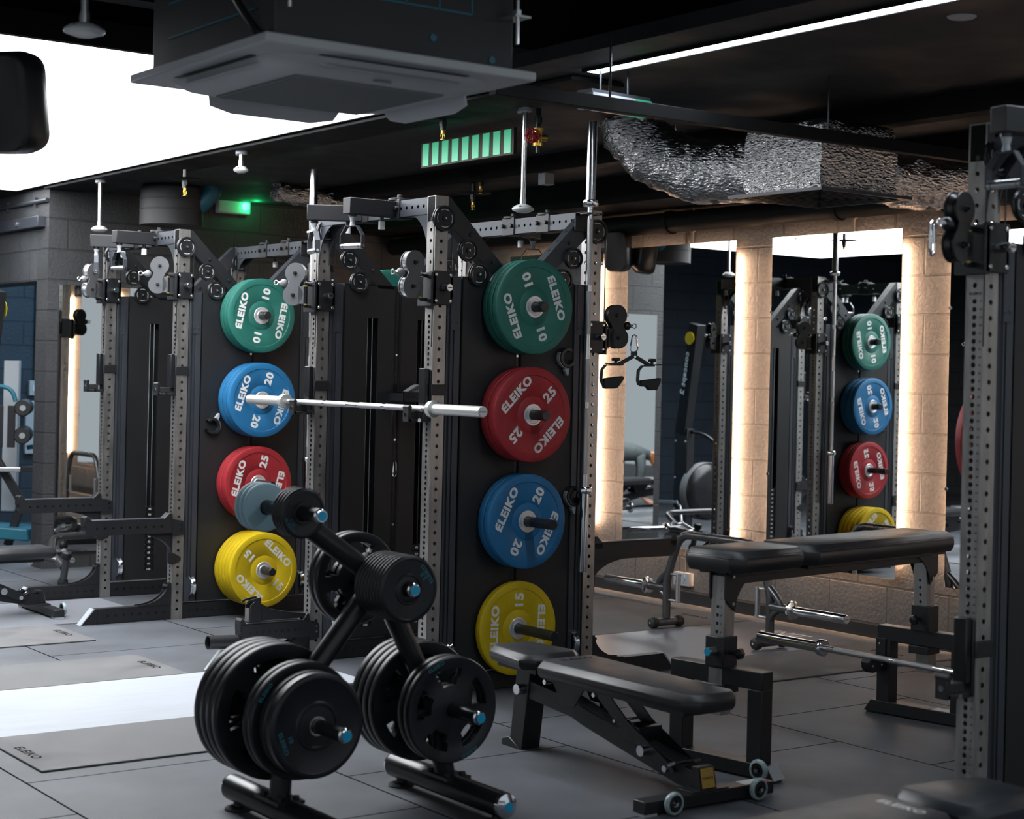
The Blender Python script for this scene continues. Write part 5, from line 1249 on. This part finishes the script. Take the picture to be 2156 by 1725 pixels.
speaker(7.36, 8.93, 2.36, R(-60), R(6), 'black loudspeaker on the warm wall behind the barbell rack', 1.0)

# ------------------------------------------------------------------ small things around the racks
def carabiner(x, y, z, rz, label, mt='chrome', s=1.0):
    b = MB(); pts = [(0, 0, -0.030), (0.009, 0, -0.027), (0.013, 0, -0.018), (0.011, 0, 0.0), (0.007, 0, 0.026), (0, 0, 0.030), (-0.007, 0, 0.026), (-0.011, 0, 0.0), (-0.013, 0, -0.018), (-0.009, 0, -0.027)]
    b.tube([Vector(p) * s for p in pts], 0.0028 * s, 8, close=True); b.cyl((0.0075 * s, 0, 0.024 * s), (0.0115 * s, 0, -0.008 * s), 0.0038 * s, n=8)
    o = b.build('carabiner', mt, loc=(x, y, z)); o.rotation_euler = (0, 0, rz); return tag(o, label, 'carabiner', 'snap hooks')
carabiner(X0 + 0.4925, YA + FY - 0.004 + 0.008, 0.985, R(25), 'silver carabiner hanging on dark post inside the barbell rack', s=1.35)
t = thing('storage_shelf', 'short black shelf inside the barbell rack holding the brush', 'shelf', (X0 + 0.46, YA + FY - 0.002, 1.345))
b = MB(); b.perf((-0.01, -0.13, 0), (0, 0, 1), (1, 0, 0), 0.05, 0.34, [0.03 + 0.04 * i for i in range(8)], 0.006, n=8); b.box(-0.01, 0.33, -0.126, 0.004, 0.046, 0.05); b.box(-0.01, -0.004, -0.13, 0.004, 0.0, 0.05); b.box(0.324, 0.33, -0.13, 0.004, 0.0, 0.05)
arc = [(0.0 + 0.11 * math.sin(q), -0.11 + 0.11 * math.cos(q)) for q in [PI/2 * i / 6 for i in range(7)]]
b.prism([(-0.13, 0.0)] + [(-0.004 - 0.11 + 0.11 * math.sin(q), -0.14 + 0.13 * math.cos(q)) for q in [PI/2 * i / 6 for i in range(7)]] + [(0.0, 0.0)], 'x', 0.0, 0.005)
b.build('tray', 'black_metal', t, smooth=False)
t = thing('brush', 'small grey brush with white bristles lying on the black shelf', 'brush', (X0 + 0.575, YA + FY - 0.07, 1.396), R(10))
b = MB(); b.prism([(-0.085, 0.003), (-0.075, 0.0), (0.0, 0.026), (0.055, 0.026), (0.06, 0.032), (0.056, 0.040), (0.0, 0.040), (-0.02, 0.036)], 'y', -0.02, 0.02); b.build('handle', 'grey_plastic', t, bev=0.002)
b = MB()
for i in range(9):
    for j in range(4): x = -0.045 + 0.0125 * i; zt = min(0.027, 0.010 + (x + 0.047) * 0.36); b.cyl((x, -0.014 + 0.0093 * j, zt), (x, -0.014 + 0.0093 * j, 0.0), 0.003, 0.0042, n=5)
b.build('bristles', 'white_plastic', t)
# cable attachment on the rear pulley of the barbell rack
hx, hy, hz = X0 + LX + 0.062 + 0.155, YA - 0.012, 1.755
carabiner(hx, hy, hz - 0.085, R(-30), 'chrome carabiner between black pulley and double grip handle', s=1.45)
t = thing('double_grip_handle', 'black double grip row handle hanging from the rear pulley', 'row handle', (hx, hy, hz - 0.135), R(-16))
b = MB(); b.box(-0.014, 0.014, -0.012, 0.012, -0.02, 0.008)
for s in (-1, 1): b.bar((0, 0, -0.012), (s * 0.085, 0, -0.058), 0.026, 0.016, side=(0, 1, 0)); b.bar((s * 0.06, 0, -0.058), (s * 0.155, 0, -0.053), 0.026, 0.006, side=(0, 1, 0))
b.build('yoke', 'black_metal', t, bev=0.002)
b = MB(); b.cyl((0, -0.014, -0.016), (0, -0.0125, -0.016), 0.006, n=12); b.build('rivet', 'chrome', t)
for s in (-1, 1):
    g = MB(); x = s * 0.10
    g.cyl((x, 0, -0.056), (x, 0, -0.030), 0.008, n=10); g.lathe([(0, 0), (0.020, 0.0), (0.023, 0.004), (0.023, 0.012), (0.020, 0.016), (0, 0.016)], (x, 0, -0.040), (0, 0, 1), 8); g.build('thumb_knob', 'black_satin', t)
    g = MB()
    path = [(x + 0.01, 0, -0.060), (x - 0.055, 0, -0.062), (x - 0.075, 0, -0.085), (x - 0.078, 0, -0.135), (x - 0.070, 0, -0.158)]
    for p, q in zip(path[:-1], path[1:]): g.bar(p, q, 0.028, 0.006, side=(0, 1, 0))
    k = g.build('strap', 'black_metal', t)
    g = MB(); g.prism([(x - 0.066, -0.128), (x + 0.03, -0.115), (x + 0.044, -0.118), (x + 0.040, -0.135), (x + 0.012, -0.172), (x - 0.005, -0.178), (x - 0.062, -0.180), (x - 0.070, -0.165)] if s < 0 else
                      [(x - 0.066, -0.135), (x + 0.04, -0.120), (x + 0.050, -0.122), (x + 0.046, -0.140), (x + 0.028, -0.182), (x - 0.020, -0.184), (x - 0.032, -0.166), (x - 0.066, -0.165)], 'y', -0.016, 0.016); g.build('grip', 'rubber', t, bev=0.006)
carabiner(4.062, 3.43, 1.945, R(20), 'blue-lit carabiner hanging beside the large black pulley', s=1.7)
# socket and conduit on the warm wall
t = thing('wall_socket', 'white double socket on the wall under the trap bar', 'socket', (XW, 8.36, 0.175))
b = MB(); b.box(-0.045, 0.0, -0.075, 0.075, -0.043, 0.043); b.build('box', 'white_plastic', t, bev=0.004)
b = MB(); b.box(-0.0475, -0.045, -0.073, 0.073, -0.041, 0.041); b.build('plate', 'light_grey', t, bev=0.002)
b = MB()
for y in (-0.04, 0.04):
    for dz, dy in ((0.010, 0.0), (-0.008, -0.012), (-0.008, 0.012)): b.box(-0.0485, -0.0472, y + dy - 0.003, y + dy + 0.003, dz - 0.018, dz - 0.010)
    b.box(-0.050, -0.0472, y - 0.006, y + 0.006, 0.018, 0.032, 1)
b.build('pins', ['deep_black', 'white_plastic'], t, smooth=False)
b = MB(); b.cyl((-0.015, 0.0, 0.043), (-0.015, 0.0, 0.20), 0.010, n=10); b.build('conduit', 'brick_right', t)
# ------------------------------------------------------------------ machine in the side room behind the block corner
t = thing('leg_machine', 'dark leg training machine with two roller pads in the blue side room', 'gym machine', (4.757, 13.11, 0), R(-36))
def L2(u, v): return ((u - 50) / 263.0, (1165 - v) / 263.0)
def lb(pairs, y0, y1, name, m, w=0.05, bev=0.004):
    b = MB()
    for (u0, v0), (u1, v1) in pairs:
        x0, z0 = L2(u0, v0); x1, z1 = L2(u1, v1); b.bar((x0, (y0+y1)/2, z0), (x1, (y0+y1)/2, z1), y1 - y0, w, side=(0, 1, 0))
    return b.build(name, m, t, bev=bev)
lb([((88, 840), (86, 1150)), ((-60, 1160), (95, 1160))], -0.04, 0.04, 'frame', 'black_metal', 0.055)
lb([((-30, 935), (48, 1060)), ((48, 1060), (20, 1150))], -0.03, 0.03, 'lever', 'black_metal', 0.06)
lb([((-60, 992), (52, 990))], -0.12, -0.06, 'slide_bar', 'bar_steel', 0.035)
lb([((52, 990), (82, 988))], -0.13, -0.05, 'slide_clamp', 'black_metal', 0.045)
for v in (862, 919):
    x, z = L2(60, v); b = MB(); a = Vector((x, -0.20, z)); c = Vector((x - 0.10, 0.22, z))
    b.tube([a, a.lerp(c, 0.03), a.lerp(c, 0.97), c], [0.058, 0.066, 0.066, 0.058], 24); r_ = b.build('roller_pad', 'rubber', t)
    b = MB(); d = (a - c).normalized(); b.cyl(a, a + d * 0.008, 0.024, n=16); b.build('roller_cap', 'bar_steel', r_)
for u in (4, 29):
    x0, z0 = L2(u - 8, 858); x1, z1 = L2(u + 8, 945); b = MB(); b.box(x0, x1, -0.10, -0.085, z1, z0); b.build('side_plate', 'black_metal', t, bev=0.004)
b = MB(); b.tube(smooth_path([(*L2(-40, 818)[:1], 0, L2(-40, 818)[1]), (L2(5, 820)[0], 0, L2(5, 820)[1]), (L2(22, 830)[0], 0, L2(22, 830)[1]), (L2(30, 850)[0], 0, L2(30, 850)[1])], 5), 0.018, 10)
b.tube(smooth_path([(L2(60, 945)[0], -0.05, L2(60, 945)[1]), (L2(75, 943)[0], -0.05, L2(75, 943)[1]), (L2(95, 950)[0], -0.05, L2(95, 950)[1])], 4), 0.018, 10); b.build('handle_tube', 'teal_paint', t)
x0, z0 = L2(-60, 1105); x1, z1 = L2(70, 1145); b = MB(); b.T = Matrix.Translation((0, 0.1, 0)); b.prism([(x0, z0), (x1, z0 - 0.03), (x1 + 0.02, z1 + 0.03), (x0, z1 + 0.06)], 'y', -0.25, 0.15); b.build('seat_pad', 'teal_paint', t, bev=0.01)
b = MB(); b.box(L2(-20, 0)[0], L2(12, 0)[0], 0.30, 0.36, 0.3, L2(0, 765)[1]); b.build('guide_post', 'light_grey', t, bev=0.004)
t = thing('wall_switch', 'small pale wall switch with conduit on blue side room wall', 'switch', (5.74, 15.6, 1.27))
MB().box(-0.06, 0.06, -0.05, 0.0, -0.07, 0.07).build('box', 'light_grey', t, bev=0.006)
MB().box(-0.035, -0.005, -0.056, -0.05, -0.03, 0.03).box(0.005, 0.035, -0.056, -0.05, -0.03, 0.03).build('rocker', 'white_plastic', t)
MB().cyl((0, -0.015, 0.07), (0.0, -0.015, 1.6), 0.012, n=8).build('conduit', 'channel_grey', t)
MB().box(-0.09, 0.09, -0.05, 0, -0.62, -0.12).build('trunking', 'light_grey', t, bev=0.006)
# bulkhead fittings
t = thing('bulkhead_conduit', 'thin conduit clipped along the block bulkhead at the upper left', 'conduit', (4.485, 13.6, 2.70))
MB().cyl((0, -1.6, 0), (0, 1.6, 0), 0.016, n=10).build('tube', 'channel_grey', t)
b = MB()
for y in (-1.35, -0.75, -0.1): b.box(-0.006, 0.015, y - 0.012, y + 0.012, -0.035, 0.035)
b.build('clip', 'channel_grey', t)
t = thing('steel_angle', 'flat steel bar bolted to the block bulkhead at the upper left', 'steel bar', (4.47, 13.4, 2.545))
MB().box(-0.03, 0.03, -1.33, 1.6, -0.04, 0.04).build('bar', 'channel_grey', t, bev=0.004)
b = MB()
for y in (-0.9, -0.35, 0.3): b.cyl((-0.04, y, 0), (-0.03, y, 0), 0.016, n=6)
b.build('bolt', 'bar_steel', t)

# ------------------------------------------------------------------ rowing machine stored on end, seen in the left mirror
t = thing('rowing_machine', 'black rowing machine stored upright, seen in the mirror by the barbell', 'rowing machine', (4.05, 12.15, 0), R(0))
b = MB(); b.box(-0.03, 0.06, -0.09, 0.09, 0.02, 1.02); b.box(-0.10, 0.08, -0.16, 0.16, 0.0, 0.05)
for z in (0.25, 0.55, 0.90): b.cyl((0.06, -0.07, z), (0.066, -0.07, z), 0.012, n=8, mi=1); b.cyl((0.06, 0.07, z), (0.066, 0.07, z), 0.012, n=8, mi=1)
b.build('tower', ['black_metal', 'white_plastic'], t, bev=0.004)
b = MB(); b.bar((0.03, 0.0, 0.98), (0.06, -0.20, 2.02), 0.10, 0.13, side=(1, 0, 0)); rl = b.build('rail', 'black_satin', t, bev=0.004)
d = Vector((0.03, -0.20, 1.04)).normalized(); c = Vector((0.115, -0.125, 1.55)) - Vector((0, 0, 0)); c.y = -0.10
b = MB(); T = frame(c, -d, Vector((0, 1, 0)) - d * d.y); b.mesh(text('concept 2', 0.05, 1.2), T @ Matrix.Diagonal((0.078, 0.078, 0.01, 1))); b.build('lettering', 'letter_white', rl, smooth=False)
b = MB(); e = c + d * 0.34; b.lathe([(0, 0), (0.062, 0), (0.062, 0.003), (0, 0.003)], e, (1, 0, 0), 20); b.build('logo', 'yellow_logo', rl)
b = MB(); b.lathe([(0, -0.09), (0.20, -0.09), (0.27, -0.06), (0.29, -0.02), (0.29, 0.02), (0.27, 0.06), (0.20, 0.09), (0, 0.09)], (-0.18, -0.10, 0.42), (0.35, 1, 0), 40); fl = b.build('flywheel_cage', 'black_satin', t)
b = MB(); b.lathe([(0.292, -0.035), (0.296, -0.03), (0.296, 0.03), (0.292, 0.035)], (-0.18, -0.10, 0.42), (0.35, 1, 0), 40); b.build('vent_band', 'grey_plastic', fl)
b = MB(); b.tube(smooth_path([(0.02, 0.10, 0.98), (0.0, -0.15, 0.99), (-0.05, -0.35, 0.90), (-0.10, -0.62, 0.60)], 6), 0.018, 10); b.build('handle_tube', 'black_satin', t)
b = MB(); b.tube([(0.10, 0.35, 0.30), (0.10, -0.02, 0.32), (0.10, -0.06, 0.28), (0.10, -0.10, 0.02)], 0.016, 10); b.build('foot_frame', 'bar_steel', t)

# ------------------------------------------------------------------ person on hands and knees, seen in the left mirror
pr_ = thing('person', 'person with ginger hair in grey sweater on hands and knees, seen in the mirror', 'person', (2.03, 8.73, 0.012), R(144))
def skin_body():
    V = [(-0.50, 0, 0.60, .125), (-0.30, 0, 0.605, .115), (-0.10, 0, 0.615, .125), (0.04, 0, 0.60, .105), (0.13, 0, 0.575, .052), (0.20, 0, 0.555, .072), (0.27, 0, 0.515, .078), (0.315, 0, 0.475, .055)]
    E_ = [(i, i + 1) for i in range(7)]
    for s in (-1, 1):
        k = len(V)
        V += [(0.03, s * 0.15, 0.57, .062), (0.04, s * 0.185, 0.42, .050), (0.03, s * 0.185, 0.31, .044), (0.06, s * 0.175, 0.17, .036), (0.075, s * 0.17, 0.065, .028), (0.12, s * 0.165, 0.032, .030), (0.165, s * 0.165, 0.024, .026)]
        E_ += [(3, k)] + [(k + i, k + i + 1) for i in range(6)]
        for j, (dx, dy, ln) in enumerate(((0.0, 0.024, 0.055), (0.01, 0.009, 0.064), (0.008, -0.007, 0.060), (0.0, -0.021, 0.046))):
            q = len(V); V += [(0.165 + dx + ln * 0.5, s * 0.165 + dy * 1.3, 0.026, .0095), (0.165 + dx + ln, s * 0.165 + dy * 1.5, 0.014, .0085)]; E_ += [(k + 6, q), (q, q + 1)]
        q = len(V); V += [(0.13, s * 0.165 - s * 0.036, 0.024, .011), (0.16, s * 0.165 - s * 0.060, 0.014, .0095)]; E_ += [(k + 5, q), (q, q + 1)]
        k = len(V)
        V += [(-0.52, s * 0.10, 0.52, .088), (-0.47, s * 0.11, 0.30, .070), (-0.43, s * 0.115, 0.075, .055), (-0.62, s * 0.115, 0.07, .050), (-0.80, s * 0.115, 0.055, .036), (-0.90, s * 0.115, 0.045, .034), (-0.98, s * 0.115, 0.03, .026)]
        E_ += [(0, k)] + [(k + i, k + i + 1) for i in range(6)]
    me = D.meshes.new('body'); me.from_pydata([v[:3] for v in V], E_, [])
    o = D.objects.new('body_cage', me); COL.objects.link(o)
    md = o.modifiers.new('s', 'SKIN'); md.use_smooth_shade = True
    for i, v in enumerate(V): me.skin_vertices[0].data[i].radius = (v[3], v[3])
    me.skin_vertices[0].data[0].use_root = True
    sb = o.modifiers.new('b', 'SUBSURF'); sb.levels = 2; sb.render_levels = 2
    bpy.context.view_layer.update()
    m2 = D.meshes.new_from_object(o.evaluated_get(bpy.context.evaluated_depsgraph_get())); D.objects.remove(o)
    for n in ('skin', 'sweater', 'leggings'): m2.materials.append(MAT[n])
    for p in m2.polygons:
        c = p.center
        p.material_index = 0 if (c.x > 0.155 and c.z > 0.38) or (c.z < 0.09 and c.x > -0.2) or (c.x < -0.80 and c.z < 0.1) else (2 if c.z < 0.5 and c.x < -0.3 else 1) if c.x < -0.3 else 1
    m2.shade_smooth(); b = D.objects.new('body', m2); COL.objects.link(b); b.parent = pr_
    return b
bo = skin_body()
b = MB()
for s in (-1, 1): b.lathe([(0, -0.009), (0.007, -0.006), (0.009, 0), (0.007, 0.006), (0, 0.009)], (0.318, s * 0.028, 0.522), (0.6, s * 0.5, -0.6), 10)
b.build('eye', 'letter_dark', pr_)
b = MB(); b.lathe([(0, 0), (0.012, 0.004), (0.010, 0.022), (0, 0.03)], (0.325, 0, 0.497), (0.75, 0, -0.65), 10); b.build('nose', 'skin', pr_)
b = MB()
for s in (-1, 1): b.lathe([(0, -0.006), (0.022, -0.005), (0.026, 0.0), (0.018, 0.007), (0, 0.007)], (0.235, s * 0.078, 0.52), (0.1, s, 0.1), 12)
b.build('ear', 'skin', pr_)
rnd = random.Random(3)
b = MB(); vs = []; fs = []; nu, nv = 22, 14
for j in range(nv + 1):
    for i in range(nu):
        a = 2 * PI * i / nu; q = PI * 0.62 * j / nv; rr_ = 1 + rnd.uniform(-0.05, 0.05)
        p = Vector((-math.sin(q) * math.cos(a) * 0.092 * rr_, math.sin(q) * math.sin(a) * 0.094 * rr_, math.cos(q) * 0.105 * rr_))
        p = Matrix.Rotation(R(32), 3, 'Y') @ p
        vs.append(Vector((0.235, 0, 0.535)) + p)
for j in range(nv):
    for i in range(nu): fs.append((j*nu+i, j*nu+(i+1) % nu, (j+1)*nu+(i+1) % nu, (j+1)*nu+i))
b.add(vs, fs)
for k in range(26):
    y = rnd.uniform(-0.09, 0.09); x = 0.16 + rnd.uniform(-0.02, 0.07); b.tube([(x, y, 0.60), (x + 0.01, y * 1.15, 0.50), (x + 0.05, y * 1.2, 0.42 + rnd.uniform(-0.03, 0.03))], [0.012, 0.013, 0.003], 6)
b.build('hair', 'hair', pr_)
